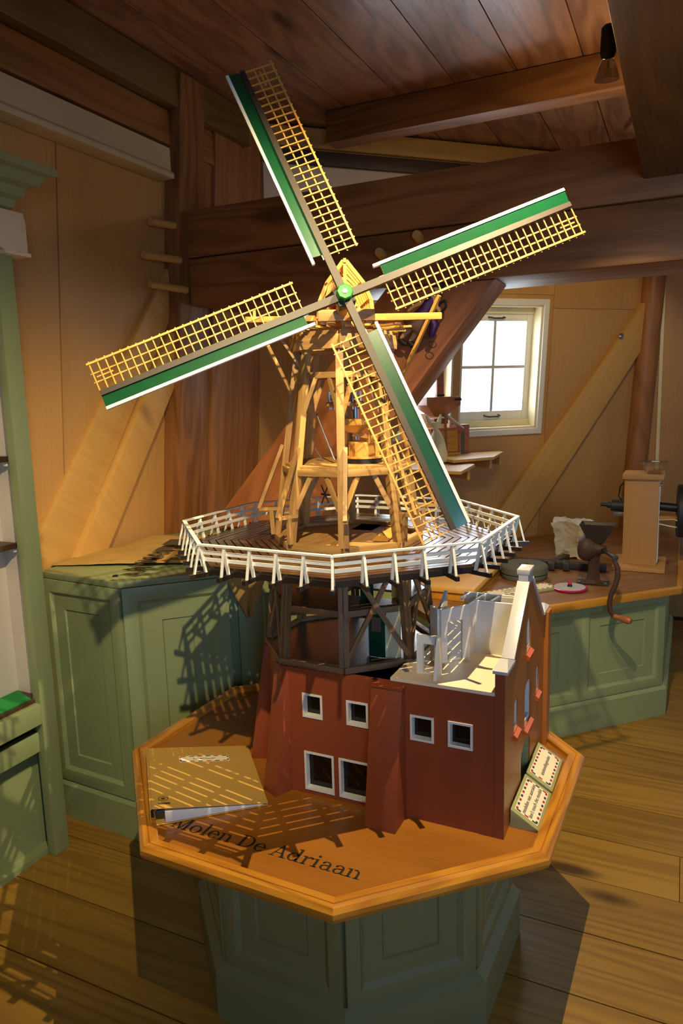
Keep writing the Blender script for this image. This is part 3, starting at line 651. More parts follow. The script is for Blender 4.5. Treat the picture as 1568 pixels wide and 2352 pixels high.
G = {
 'M': (1.06, R4(0.03, 0.33, 0, 0.05)+R4(0.15, 0.2, 0, 1)+R4(0.03, 0.25, 0.95, 1)+[[(0.15, 1), (0.29, 1), (0.57, 0.0), (0.5, 0.0)]]+[[(0.5, 0), (0.57, 0), (0.86, 1), (0.80, 1)]]+R4(0.80, 0.93, 0, 1)+R4(0.68, 1.04, 0, 0.05)+R4(0.82, 1.04, 0.95, 1)),
 'o': (0.72, rs(0.36, 0.33, 0.32, 0.345, 0.125, 0.045, 0, 360, 28)),
 'l': (0.38, stem(0.13, 1.06)),
 'e': (0.64, rs(0.33, 0.33, 0.29, 0.345, 0.125, 0.05, 0, 325, 26)+R4(0.16, 0.60, 0.34, 0.39)),
 'n': (0.78, stem(0.12)+arch_n(0.415)+R4(0.525, 0.64, 0, X-0.30)+R4(0.43, 0.74, 0, 0.05)),
 'D': (0.92, R4(0.04, 0.42, 0, 0.05)+R4(0.15, 0.29, 0, 1)+R4(0.04, 0.42, 0.95, 1)+rs(0.40, 0.5, 0.47, 0.5, 0.14, 0.05, -90, 90, 24)),
 'A': (0.86, [[(0.10, 0), (0.16, 0), (0.47, 1), (0.42, 1)]]+[[(0.40, 1), (0.48, 1), (0.80, 0), (0.64, 0)]]+R4(0.24, 0.62, 0.30, 0.35)+R4(0.0, 0.28, 0, 0.05)+R4(0.54, 0.90, 0, 0.05)),
 'd': (0.76, rs(0.34, 0.33, 0.29, 0.345, 0.125, 0.05, 20, 340, 24)+R4(0.50, 0.625, 0, 1.06)+R4(0.55, 0.74, 0, 0.05)+[[(0.39, 0.99), (0.5, 0.97), (0.5, 1.06), (0.39, 1.02)]]),
 'r': (0.56, stem(0.12)+rs(0.43, X-0.27, 0.22, 0.28, 0.09, 0.08, 70, 150, 8)+ball(0.49, X-0.075, 0.075)),
 'i': (0.40, stem(0.13)+ball(0.185, 0.90, 0.08)),
 'a': (0.66, rs(0.28, 0.19, 0.235, 0.205, 0.115, 0.05, 60, 330, 18)+rs(0.30, X-0.22, 0.24, 0.23, 0.115, 0.05, 0, 150, 12)+R4(0.425, 0.54, 0.05, X-0.22)+R4(0.47, 0.66, 0, 0.05)+ball(0.14, X-0.14, 0.062)+[[(0.25, 0.39), (0.45, 0.43), (0.45, 0.36), (0.25, 0.34)]]),
}
tx, kx, ky = -1.074, 0.0478, 0.0415
for ch in 'Molen De Adriaan':
    if ch == ' ': tx += 0.30*kx; continue
    adv, polys = G[ch]; mb = MB()
    for p in polys:
        ar = sum(p[i][0]*p[(i+1)%4][1]-p[(i+1)%4][0]*p[i][1] for i in range(4))
        p = p if ar > 0 else p[::-1]
        mb.add([(tx+x*kx, 1.2445+y*ky, TT+0.0006) for x, y in p], [(0, 1, 2, 3)])
    mb.build('letter', m_ink, tb); tx += adv*kx
# ================================================================== RING BINDER AND SIGNS
bd = thing('ring_binder', (-1.15, 1.40, TT), 'closed brown cardboard ring binder with an airmail label lying on the display table', 'binder')
bO = Zp(346, 1901, TT); bR = Zp(618, 1850, TT); be1 = (bR-bO); be1.z = 0; be1.normalize(); be2 = ZA.cross(be1)
BW, BH, BT = 0.285, 0.315, 0.048
def BP(x, y, z): return bO+be1*x+be2*y+ZA*z
def bslab(name, pts, mat, bevel=0.0012):
    mb = MB(); vs = [BP(x, y, z) for y in (0, BH) for x, z in pts]; n_ = len(pts)
    mb.add(vs, [tuple(range(n_)), tuple(range(2*n_-1, n_-1, -1))]+[(i, n_+i, n_+(i+1)%n_, (i+1)%n_) for i in range(n_)])
    return mb.build(name, mat, bd, bevel=bevel)
bslab('back_cover', [(0.006, 0.001), (BW, 0.001), (BW, 0.0035), (0.006, 0.0035)], m_card)
bslab('spine', [(0.0, 0.004), (0.006, 0.001), (0.006, 0.0035), (0.0025, 0.006), (0.0025, BT-0.005), (0.006, BT-0.002), (0.006, BT), (0.0, BT-0.003)], m_card)
cz = lambda x: 0.0075+(BT-0.0075)*(1-max(0, x-0.02)/(BW-0.02))
front = bslab('front_cover', [(0.006, BT-0.0025), (BW, 0.0055), (BW, 0.008), (0.006, BT)], m_card)
bslab('page_block', [(0.035, 0.005), (BW-0.012, 0.0045), (BW-0.012, 0.006), (0.035, BT-0.013)], m_page)
mb = MB(); mb.hexa(BP(0.004, 0.05, 0.0045), be1*0.03, be2*0.22, ZA*0.006); mb.build('ring_plate', m_steel, bd)
for y in (0.02, 0.115, 0.195):
    MB().tube([BP(0.012, y, 0.008), BP(0.010, y, 0.028), BP(0.020, y, 0.038), BP(0.036, y, 0.034), BP(0.042, y, 0.015)], 0.0022, 8).build('ring', m_steel, bd, smooth=40)
cn1 = (BP(BW, 0, 0.008)-BP(0.006, 0, BT)).normalized()
def on_cover(x, y): return BP(0.006, y, BT+0.0004)+cn1*(x-0.006)
def airmail(parent, O, e1, e2, w_, h_, nx, ny, edge=0.006):
    """paper label with red and blue dashes round its edge; centre O"""
    e1, e2 = Vector(e1).normalized(), Vector(e2).normalized(); n = e1.cross(e2)
    lb = MB().hexa(O-e1*w_/2-e2*h_/2, e1*w_, e2*h_, n*0.0004).build('label', m_paper, parent)
    c = 0
    for i in range(nx):
        for sgn in (-1, 1):
            x = -w_/2+w_*(i+0.5)/nx; y = sgn*(h_/2-edge*0.7); m = m_red2 if (i+(sgn > 0)) % 2 else m_navy
            MB().hexa(O+e1*(x-w_/nx*0.27)+e2*(y-edge*0.42)+n*0.0004, e1*w_/nx*0.54, e2*edge*0.84, n*0.0003).build('dash', m, lb)
    for i in range(ny):
        for sgn in (-1, 1):
            y = -h_/2+h_*(i+0.5)/ny; x = sgn*(w_/2-edge*0.7); m = m_red2 if (i+(sgn > 0)) % 2 else m_navy
            MB().hexa(O+e2*(y-h_/ny*0.25)+e1*(x-edge*0.42)+n*0.0004, e2*h_/ny*0.5, e1*edge*0.84, n*0.0003).build('dash', m, lb)
    return lb
lbl = airmail(bd, on_cover(0.155, 0.242), cn1, be2, 0.135, 0.034, 6, 2, 0.0045)
text('label_text', 'korenmolen', 0.0125, on_cover(0.155, 0.242)+ZA*0.0006, cn1, be2, m_ink, lbl)
mb = MB(); cnn = cn1.cross(be2)
for r0, r1 in ((0.0105, 0.009), (0.0045, 0.0)):
    for k in range(20):
        a, b = 2*math.pi*k/20, 2*math.pi*(k+1)/20; f = lambda t, r_: on_cover(0.034, 0.042)+cnn*0.0003+cn1*math.cos(t)*r_*1.15+be2*math.sin(t)*r_
        mb.add([f(a, r0), f(b, r0), f(b, r1), f(a, r1)], [(0, 1, 2, 3)])
mb.build('printed_emblem', m_inkg, front)
MB().hexa(on_cover(0.020, 0.017)+cnn*0.0002, cn1*0.030, be2*0.007, cnn*0.0002).build('printed_bar', m_inkg, front)
def wedge(px_back, lines, label, yc):
    """sloping green desk sign with its face towards +x"""
    root = thing('desk_sign', (-0.293, yc, TT), label, 'sign', 'sloping signs on the table edge')
    x0, x1, L = -0.327, -0.260, 0.172; zt = TT+0.046; y0, y1 = yc-L/2, yc+L/2
    vs = [(x0, y, z) if i < 2 else (x1, y, z) for y in (y0, y1) for i, z in enumerate((TT, zt, TT+0.004, TT))]
    vs = []
    for y in (y0, y1): vs += [(x0, y, TT), (x0, y, zt), (x1, y, TT+0.005), (x1, y, TT)]
    MB().add(vs, [(0, 1, 2, 3)[::-1], (4, 5, 6, 7), (0, 4, 5, 1)[::-1], (1, 5, 6, 2)[::-1], (2, 6, 7, 3)[::-1], (3, 7, 4, 0)[::-1]]).build('wedge_block', m_sign, root, bevel=0.0015)
    e1 = Vector((0, 1, 0)); e2 = (Vector((x0, 0, zt))-Vector((x1, 0, TT+0.005))).normalized(); O = Vector(((x0+x1)/2, yc, (zt+TT+0.005)/2)); n = e1.cross(e2)
    lb = airmail(root, O+n*0.0005, e1, e2, 0.148, 0.062, 8, 3, 0.0065)
    for i, s_ in enumerate(lines): text('sign_text', s_, 0.0142, O+n*0.0012+e2*(0.009*(1-2*i) if len(lines) == 2 else 0), e1, e2, m_ink, lb)
wedge(0, ['modellen niet aanraken', "don't touch the models"], 'nearer sloping green sign asking visitors not to touch the models', 1.640)
wedge(0, ['stadsstellingmolen'], 'farther sloping green sign with one word beside the model house', 1.822)
# ================================================================== THE WINDMILL MODEL
MC = Vector((-0.805, 1.725, 0)); MROT = math.radians(-69.4)
mill = thing('windmill_model', (MC.x, MC.y, TT), 'large wooden windmill model with four sails, white-railed gallery and red house base', 'model')
def mv(R, k, z): a = MROT+k*math.pi/4; return Vector((MC.x+R*math.cos(a), MC.y+R*math.sin(a), z))
def me_(R, k, t, z): return mv(R, k, z).lerp(mv(R, k+1, z), t)
def rdir(k): a = MROT+k*math.pi/4; return Vector((math.cos(a), math.sin(a), 0))
def P(name, mb, mat, par=None, bevel=0, smooth=None): return mb.build(name, mat, par or mill, bevel=bevel, smooth=smooth)
def b1(name, p0, p1, w_, h_, mat, par=None, up=ZA, bevel=0): return P(name, MB().bar(p0, p1, w_, h_, up), mat, par, bevel)
# ---- red base: front wall with window openings, other octagon walls
WZ1, WZ2 = 0.879, 0.890
holes = [(-0.838, -0.784, 0.753, 0.815), (-0.716, -0.660, 0.753, 0.815), (-0.551, -0.495, 0.746, 0.807), (-0.459, -0.403, 0.746, 0.807), (-0.838, -0.757, 0.556, 0.659), (-0.741, -0.660, 0.556, 0.659)]
fw = P('front_wall', MB().plate([(-0.900, TT), (-0.352, TT), (-0.352, WZ2), (-0.60, WZ2), (-0.605, WZ1), (-0.900, WZ1)], [rect(*h) for h in holes], (0, 1.514, 0), (1, 0, 0), (0, 0, 1), 0.014), m_brick)
for x0, x1, z0, z1 in holes:
    t_ = 0.0045; f = MB().plate(rect(x0-0.001, x1+0.001, z0-0.001, z1+0.001), [rect(x0+t_, x1-t_, z0+t_, z1-t_)], (0, 1.516, 0), (1, 0, 0), (0, 0, 1), 0.018)
    wf = f.build('window_frame', m_white, fw); MB().box(x0+t_, x1-t_, 1.517, 1.5185, z0+t_, z1-t_).build('pane', m_dpane, fw)
BR = 0.2384
for k in range(1, 7):
    p, q_ = mv(BR, k, TT), mv(BR, k+1, TT); d = (q_-p); n_ = Vector((-d.y, d.x, 0)).normalized()
    P('base_wall', MB().hexa(p, d, n_*0.014, ZA*(WZ1-TT)), m_brick)
P('base_floor', MB().prism([tuple(mv(0.222, k, 0)[:2]) for k in range(8)], TT, TT+0.004), m_felt)
def buttress(c, out, wd, d0, d1, zt, cap=0.004):
    """sloping pier: c = wall point, out = outward direction, depth d0 at the foot, d1 at the top"""
    out = Vector(out).normalized(); sd = Vector((-out.y, out.x, 0))*wd/2; c = Vector((c[0], c[1], 0))
    vs = []
    for z, d in ((TT, d0), (zt, d1)):
        for s_, e in ((-1, -0.01), (1, -0.01), (1, d), (-1, d)): vs.append(c+sd*s_+out*e+ZA*z)
    o = P('buttress', MB().add(vs, [(0,1,2,3),(7,6,5,4),(0,4,5,1),(1,5,6,2),(2,6,7,3),(3,7,4,0)]), m_brick, bevel=0.0015)
    if not cap: return o
    b = c+out*(d1/2-0.005)+ZA*(zt+cap/2); MB().hexa(b-sd*1.06-out*(d1/2+0.008)-ZA*cap/2, sd*2.12, out*(d1+0.016), ZA*cap).build('buttress_cap', m_brick, o)
buttress((-0.603, 1.50), (0, -1, 0), 0.078, 0.078, 0.020, 0.872)
for k in (7, 6, 5, 4): buttress(mv(BR-0.004, k, 0), rdir(k), 0.054, 0.055, 0.003, 0.877, 0)
# ---- gabled house on the right
gx = -0.33
def archloop(v0, v1, z0, z1, rise):
    n_ = 8; c = (v0+v1)/2; r_ = (v1-v0)/2; pts = [(v0, z0), (v1, z0)]
    for k in range(n_+1): a = math.pi*k/n_; pts.append((c+r_*math.cos(a), z1-rise+rise*math.sin(a)))
    return pts
gh = [archloop(1.738, 1.790, 0.905, 0.990, 0.030), archloop(1.722, 1.800, 0.712, 0.826, 0.024), archloop(1.598, 1.640, 0.757, 0.834, 0.018), archloop(1.874, 1.914, 0.742, 0.818, 0.018), archloop(1.686, 1.800, TT+0.004, 0.675, 0.03)]
gout = [(1.50, TT), (2.03, TT), (2.03, 0.935), (1.962, 0.935), (1.797, 1.080), (1.797, 1.108), (1.741, 1.108), (1.741, 1.080), (1.574, 0.940), (1.50, 0.940)]
gw = P('gable_wall', MB().plate(gout, gh, (gx-0.022, 0, 0), (0, 1, 0), (0, 0, 1), 0.022), m_gable)
MB().box(gx-0.0222, gx-0.0002, 1.4985, 1.5002, TT, 0.940).build('corner_face', m_brick, gw)
for (v0, z0), (v1, z1) in (((1.576, 0.945), (1.743, 1.085)), ((1.960, 0.940), (1.795, 1.085))):
    MB().bar((gx-0.011, v0, z0), (gx-0.011, v1, z1), 0.030, 0.007).build('coping', m_coping, gw, bevel=0.0008)
MB().box(gx-0.027, gx+0.004, 1.739, 1.799, 1.103, 1.116).build('gable_cap', m_coping, gw, bevel=0.001)
MB().box(gx-0.0225, gx+0.0005, 1.7395, 1.7985, 1.076, 1.104).build('gable_block', m_coping, gw)
for v0, v1 in ((1.495, 1.576), (1.960, 2.036)):
    cvs = [(gx-0.027, v0, 0.938), (gx+0.006, v0, 0.938), (gx+0.006, v1, 0.938), (gx-0.027, v1, 0.938)]
    up = 0.016; vs = cvs+[(gx-0.027, v0, 0.945), (gx+0.006, v0, 0.945), (gx+0.006, v1, 0.945), (gx-0.027, v1, 0.945), (gx-0.02, (v0+v1)/2, 0.945+up), (gx-0.002, (v0+v1)/2, 0.945+up)]
    MB().add(vs, [(3,2,1,0),(0,1,5,4),(1,2,6,5),(2,3,7,6),(3,0,4,7),(4,5,9,8),(5,6,9),(6,7,8,9),(7,4,8)]).build('kneeler_cap', m_coping, gw)
MB().box(gx, gx+0.012, 1.985, 2.03, TT, 0.938).build('pilaster', m_gable, gw)
for v0, v1, z in ((1.738, 1.790, 0.905), (1.722, 1.800, 0.712), (1.598, 1.640, 0.757), (1.874, 1.914, 0.742)):
    MB().add([(gx-0.004, v0-0.004, z), (gx-0.004, v1+0.004, z), (gx+0.009, v1+0.004, z-0.010), (gx+0.009, v0-0.004, z-0.010), (gx-0.004, v0-0.004, z-0.018), (gx-0.004, v1+0.004, z-0.018), (gx+0.009, v1+0.004, z-0.018), (gx+0.009, v0-0.004, z-0.018)],
             [(0,3,2,1),(4,5,6,7),(0,1,5,4),(1,2,6,5),(2,3,7,6),(3,0,4,7)]).build('window_sill', m_orange, gw)
for lp in gh:
    c = Vector((sum(p[0] for p in lp)/len(lp), sum(p[1] for p in lp)/len(lp))); inn = [tuple(c+(Vector(p)-c)*0.86) for p in lp]
    MB().plate(lp, [inn], (gx-0.024, 0, 0), (0, 1, 0), (0, 0, 1), 0.0205).build('window_frame', m_white if lp is not gh[4] else m_sign, gw)
MB().plate(archloop(1.694, 1.792, TT+0.004, 0.664, 0.026), [], (gx-0.021, 0, 0), (0, 1, 0), (0, 0, 1), 0.002).build('door_leaf', m_dgreen, gw)
P('rear_wall', MB().box(-0.60, gx-0.022, 2.018, 2.03, TT, 0.885), m_brick)
tf = P('terrace_floor', MB().box(-0.600, gx-0.0225, 1.4995, 2.018, 0.884, 0.892), m_pink)
def pwall(name, p, q_, z0, z1, hole=None, t_=0.006, slope=None):
    p, q_ = Vector((p[0], p[1], 0)), Vector((q_[0], q_[1], 0)); L = (q_-p).length; e = (q_-p)/L
    out = [(0, z0), (L, z0), (L, z1), (0, z1)] if not slope else [(0, z0), (L, z0), (L, z1), (slope, z1)]
    return P(name, MB().plate(out, [rect(*hole)] if hole else [], p, e, ZA, t_), m_white)
F = 0.892
pwall('partition', (-0.552, 1.558), (-0.500, 1.558), F, 0.987, (0.016, 0.044, F+0.002, 0.966), 0.008)
pwall('partition', (-0.500, 1.516), (-0.500, 1.562), F, 0.987, None, 0.007, 0.026)
pwall('partition', (-0.522, 1.634), (-0.468, 1.697), F, 1.028, (0.018, 0.062, F+0.002, 0.994), 0.008)
pwall('partition', (-0.549, 1.660), (-0.522, 1.634), F, 1.028); pwall('partition', (-0.468, 1.697), (-0.463, 1.737), F, 1.028); pwall('partition', (-0.463, 1.737), (gx-0.023, 1.737), F, 1.029)
pwall('partition', (-0.505, 1.800), (gx-0.023, 1.800), F, 1.025, None, 0.004)
lad = P('ceiling_frame', MB().bar((-0.505, 1.800, 1.027), (gx-0.023, 1.800, 1.027), 0.006, 0.006), m_white)
for x in (-0.50, -0.46, -0.42, -0.365): MB().bar((x, 1.742, 1.0265), (x+0.008, 1.797, 1.0265), 0.006, 0.005).build('cross_bar', m_white, lad)
P('partition', MB().add([(-0.548, 1.70, F), (-0.540, 1.70, F), (-0.540, 1.76, F), (-0.548, 1.76, F), (-0.548, 1.70, 1.005), (-0.540, 1.70, 1.005), (-0.540, 1.76, 1.04), (-0.548, 1.76, 1.04)], [(3,2,1,0),(4,5,6,7),(0,1,5,4),(1,2,6,5),(2,3,7,6),(3,0,4,7)]), m_white)
# ---- lower timber storey
for k in range(8):
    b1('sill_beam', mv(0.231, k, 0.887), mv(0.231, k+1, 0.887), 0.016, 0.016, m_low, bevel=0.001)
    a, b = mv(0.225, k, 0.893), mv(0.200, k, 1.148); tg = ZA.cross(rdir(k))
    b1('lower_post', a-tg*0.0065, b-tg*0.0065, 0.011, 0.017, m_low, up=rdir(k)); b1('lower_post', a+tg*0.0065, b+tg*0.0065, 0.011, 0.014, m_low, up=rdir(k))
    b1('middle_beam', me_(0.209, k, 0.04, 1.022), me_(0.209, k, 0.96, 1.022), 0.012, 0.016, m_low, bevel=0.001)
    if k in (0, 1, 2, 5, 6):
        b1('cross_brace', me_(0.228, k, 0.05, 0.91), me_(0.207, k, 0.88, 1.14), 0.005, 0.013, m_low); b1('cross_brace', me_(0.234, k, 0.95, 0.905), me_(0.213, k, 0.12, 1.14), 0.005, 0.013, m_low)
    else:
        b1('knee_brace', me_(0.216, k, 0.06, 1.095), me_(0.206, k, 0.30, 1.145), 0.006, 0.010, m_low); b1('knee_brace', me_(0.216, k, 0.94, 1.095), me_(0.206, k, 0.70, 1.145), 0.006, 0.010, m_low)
def octplate(R, z0, z1, hole=None): return MB().plate([tuple(mv(R, k, 0)[:2]) for k in range(8)], [hole] if hole else [], (0, 0, z0), (1, 0, 0), (0, 1, 0), z1-z0)
P('lower_floor', octplate(0.224, 0.876, 0.886), m_deck)
P('middle_floor', octplate(0.205, 1.026, 1.032, [(-0.80, 1.66), (-0.66, 1.66), (-0.66, 1.74), (-0.80, 1.74)]), m_deck)
P('door', MB().box(-0.706, -0.660, 1.622, 1.626, 0.887, 1.002), m_dgreen, bevel=0.0008)
for x in (-0.709, -0.6585): P('door_frame', MB().box(x-0.002, x+0.002, 1.6205, 1.628, 0.886, 1.006), m_white)
P('door_frame', MB().box(-0.711, -0.6565, 1.6205, 1.628, 1.002, 1.010), m_white)
P('door_pane', MB().box(-0.697, -0.672, 1.6213, 1.6222, 0.955, 0.992), m_steel)
P('plaster_wall', MB().box(-0.657, -0.622, 1.622, 1.632, 0.886, 1.026), m_cream)
P('plaster_wall', MB().box(-0.711, -0.622, 1.6225, 1.632, 1.010, 1.026), m_cream)
P('door', MB().box(-0.735, -0.700, 1.640, 1.644, 1.032, 1.140), m_dgreen)
P('crate', MB().box(-0.665, -0.625, 1.68, 1.72, 1.032, 1.075), m_lath)
# ---- gallery deck, joists and railing
DZ = 1.168
ring_r = [0.176+0.0208*i for i in range(13)]
gal = P('gallery_deck', octplate(0.19, 1.150, 1.161, [(MC.x-0.1, MC.y-0.1), (MC.x+0.1, MC.y-0.1), (MC.x+0.1, MC.y+0.1), (MC.x-0.1, MC.y+0.1)]), m_joist)
for k in range(8):
    for i in range(12):
        r0, r1 = ring_r[i]+0.0021, ring_r[i+1]-0.0021; dz = random.uniform(-0.0006, 0.0006)
        mb = MB(); pl = [mv(r0, k, 0), mv(r1, k, 0), mv(r1, k+1, 0), mv(r0, k+1, 0)]; L = (pl[1]-pl[2]).length; o_ = Vector((random.uniform(0, 30), random.uniform(0, 30), 0))
        vs = [p+ZA*(1.161) for p in pl]+[p+ZA*(DZ+dz) for p in pl]; gs = [o_+Vector(t) for t in ((0, 0, 0), (0, r1-r0, 0), (L, r1-r0, 0), (L, 0, 0))]; gs += [g+Vector((0, 0, 0.007)) for g in gs]
        mb.add(vs, [(3,2,1,0),(4,5,6,7),(0,1,5,4),(1,2,6,5),(2,3,7,6),(3,0,4,7)], gs).build('deck_board', m_deck, gal)
    MB().bar(mv(0.427, k, 1.156), mv(0.427, k+1, 1.156), 0.006, 0.014).build('fascia', m_joist, gal)
    MB().bar(mv(0.30, k, 1.150), mv(0.30, k+1, 1.150), 0.010, 0.012).build('bearer', m_joist, gal)
rl = P('railing', MB().bar(mv(0.448, 0, 1.2225), mv(0.448, 1, 1.2225), 0.010, 0.0042), m_white)
for k in range(8):
    if k: MB().bar(mv(0.448, k, 1.2225), mv(0.448, k+1, 1.2225), 0.010, 0.0042).build('top_rail', m_white, rl)
    MB().bar(mv(0.4425, k, 1.204), mv(0.4425, k+1, 1.204), 0.0028, 0.0085).build('rail', m_white, rl)
    MB().bar(mv(0.4375, k, 1.187), mv(0.4375, k+1, 1.187), 0.0028, 0.0085).build('rail', m_white, rl)
    for i in range(5):
        t_ = i/5
        if i == 0: out = rdir(k); sc_ = 1.0
        else: out = (rdir(k)+rdir(k+1)).normalized(); sc_ = math.cos(math.pi/8)
        def pt(R, z): return me_(0.448, k, t_, z)+out*((R-0.448)*sc_)
        tg = ZA.cross(out)
        MB().bar(pt(0.17 if i == 0 else 0.448-(0.448-0.20)*(1 if i in (2, 3) else 0.62), 1.151), pt(0.478, 1.151), 0.0085, 0.010).build('joist', m_joist, gal)
        MB().bar(pt(0.4345, 1.152), pt(0.4495, 1.2215), 0.0065, 0.0055, up=out).build('rail_post', m_white, rl)
        MB().bar(pt(0.466, 1.154)+tg*0.001, pt(0.451, 1.214)+tg*0.001, 0.0055, 0.0045, up=out).build('rail_brace', m_white, rl)
# ---- upper tower
S0, S1_, RB, RT_ = 1.176, 1.668, 0.190, 0.118
def rt(z): return RB+(RT_-RB)*(z-S0)/(S1_-S0)
hat = [tuple(Zp(px, py, 1.18)[:2]) for px, py in ((806, 1214), (853, 1217), (880, 1203), (836, 1199))]
P('tower_floor', octplate(0.186, 1.167, 1.178, hat), m_mill)
for k in range(8):
    b1('tower_sill', mv(0.192, k, 1.1775), mv(0.192, k+1, 1.1775), 0.018, 0.018, m_mill, bevel=0.001)
    tg = ZA.cross(rdir(k))
    b1('tower_post', mv(RB, k, S0+0.006), mv(RT_, k, S1_), 0.019, 0.017, m_mill, up=rdir(k), bevel=0.001)
    b1('platform_beam', mv(rt(1.362)+0.004, k, 1.362), mv(rt(1.362)+0.004, k+1, 1.362), 0.012, 0.016, m_mill, bevel=0.001)
    b1('ring_beam', mv(rt(1.598), k, 1.600), mv(rt(1.598), k+1, 1.600), 0.010, 0.015, m_mill, bevel=0.001)
    for t0, t1 in ((0.05, 0.33), (0.95, 0.67)):
        b1('knee_brace', me_(rt(1.272), k, t0, 1.272), me_(rt(1.35), k, t1, 1.355), 0.007, 0.012, m_mill); b1('knee_brace', me_(rt(1.505), k, t0, 1.505), me_(rt(1.59), k, t1 if t0 < 0.5 else 0.7, 1.594), 0.006, 0.010, m_mill)
    if k in (0, 1, 2, 6, 7, 5):
        b1('sprocket_post', mv(0.200, k, 1.186)+tg*0.012, mv(0.203, k, 1.252)+tg*0.012, 0.011, 0.011, m_mill, up=rdir(k)); b1('sprocket_arm', mv(0.178, k, 1.255)+tg*0.012, mv(0.236, k, 1.255)+tg*0.012, 0.012, 0.008, m_mill)
        b1('sprocket_rafter', mv(0.236, k, 1.257)+tg*0.012, mv(rt(1.425)+0.012, k, 1.425)+tg*0.012, 0.010, 0.009, m_mill, up=rdir(k))
P('mill_platform', octplate(rt(1.372)+0.004, 1.370, 1.377), m_mill)
P('ring_floor', octplate(0.112, 1.655, 1.66, [(MC.x-0.04, MC.y-0.04), (MC.x+0.04, MC.y-0.04), (MC.x+0.04, MC.y+0.04), (MC.x-0.04, MC.y+0.04)]), m_mill)
mb = MB().bar(Zp(873, 1243, 1.18)+ZA*0.002, Zp(905, 1225, 1.18)+ZA*0.014, 0.04, 0.004); P('hatch_lid', mb, m_lath)
# millstones on the platform
ms = Zp(836, 1062, 1.377); ms.z = 1.377
P('bed_stone', MB().lathe([(0.047, 0), (0.047, 0.013), (0.0, 0.013)], ms, seg=28), m_black, smooth=40)
P('stone_ring', MB().lathe([(0.050, 0.013), (0.050, 0.017), (0.0, 0.017)], ms, seg=28), m_lath, smooth=40)
P('stone_casing', MB().lathe([(0.042, 0.017), (0.041, 0.052), (0.038, 0.054), (0.0, 0.054)], ms, seg=10), m_lath)
hp_ = MB(); hz = 1.377
for z0, z1, r0, r1 in ((0.078, 0.098, 0.015, 0.034),):
    c = ms+Vector((-0.022, -0.012, 0)); q0 = [c+Vector((sx*r0, sy*r0, z0)) for sx, sy in ((-1,-1),(1,-1),(1,1),(-1,1))]; q1 = [c+Vector((sx*r1, sy*r1, z1)) for sx, sy in ((-1,-1),(1,-1),(1,1),(-1,1))]; q2 = [p+ZA*0.014 for p in q1]
    hp_.add(q0+q1+q2, [(3,2,1,0),(8,9,10,11)]+[(i,(i+1)%4,4+(i+1)%4,4+i) for i in range(4)]+[(4+i,4+(i+1)%4,8+(i+1)%4,8+i) for i in range(4)])
P('grain_hopper', hp_, m_lath)
b1('hopper_shoe', ms+Vector((-0.025, -0.01, 0.074)), ms+Vector((0.035, 0.012, 0.062)), 0.018, 0.010, m_lath)
for dx, dy in ((-0.036, -0.03), (0.028, -0.026), (-0.036, 0.02)): b1('hopper_leg', ms+Vector((dx, dy, 0.05)), ms+Vector((dx, dy, 0.08)), 0.005, 0.005, m_lath, up=Vector((1, 0, 0)))
# shafts and gear
P('upright_shaft', MB().lathe([(0.011, 1.378), (0.011, 1.66)], (MC.x, MC.y, 0), seg=10), m_mill)
sw = P('spur_wheel', MB().lathe([(0.046, 1.520), (0.050, 1.523), (0.050, 1.530), (0.046, 1.533), (0.0, 1.533)], (MC.x+0.005, MC.y-0.01, 0), seg=16), m_mill)
MB().lathe([(0.036, 1.537), (0.036, 1.552), (0.0, 1.552)], (MC.x+0.005, MC.y-0.01, 0), seg=12).build('wheel_top', m_mill, sw)
for k in range(10):
    a = 2*math.pi*k/10; MB().lathe([(0.003, 1.514), (0.003, 1.559)], (MC.x+0.005+0.041*math.cos(a), MC.y-0.01+0.041*math.sin(a), 0), seg=6).build('wheel_peg', m_steel, sw)
P('steel_rod', MB().tube([Vp(727, 951, 1.70), Vp(768, 1056, 1.66)], 0.0026), m_steel, smooth=40)
P('steel_rod', MB().tube([Vp(724, 1030, 1.72), Vp(741, 1058, 1.72)], 0.0022), m_steel, smooth=40)
P('stone_spindle', MB().lathe([(0.008, 0.056), (0.008, 0.15)], ms+Vector((-0.035, 0.03, 0)), seg=10), m_steel, smooth=40)
wn = P('winch', MB().tube([Zp(738, 1135, 1.24), Zp(805, 1141, 1.24)], 0.003), m_darkwood)
for dz in (0.03, -0.03): MB().tube([Zp(738, 1135, 1.24)+Vector((0, 0, -dz)), Zp(738, 1135, 1.24)+Vector((0.02, 0.01, dz))], 0.0022).build('winch_spoke', m_darkwood, wn)
# ---- cap
AX = Vector((0.471, -0.837, 0.278)).normalized(); AH = Vector((AX.x, AX.y, 0)).normalized(); LT = Vector((-AH.y, AH.x, 0))
def CP(t_, l_, z): return Vector((MC.x, MC.y, 0))+AH*t_+LT*l_+ZA*z
for k in range(8):
    b1('curb_beam', mv(0.131, k, 1.679), mv(0.131, k+1, 1.679), 0.016, 0.034, m_mill, bevel=0.001); b1('curb_beam', mv(0.122, k, 1.700), mv(0.122, k+1, 1.700), 0.020, 0.012, m_mill)
random.seed(4)
for k in range(24):
    a = 2*math.pi*k/24; d = Vector((math.cos(a), math.sin(a), 0)); r1 = 0.158+0.02*random.random()
    b1('cap_outrigger', Vector((MC.x, MC.y, 1.713+0.004*random.random()))+d*0.105, Vector((MC.x, MC.y, 1.712+0.006*random.random()))+d*r1, 0.016, 0.005, m_lath)
for l_ in (-0.055, 0.055): b1('cap_sill', CP(-0.13, l_, 1.727), CP(0.125, l_, 1.727), 0.016, 0.018, m_mill, bevel=0.001)
b1('breast_beam', CP(0.124, -0.068, 1.738), CP(0.124, 0.068, 1.738), 0.022, 0.026, m_mill, bevel=0.001)
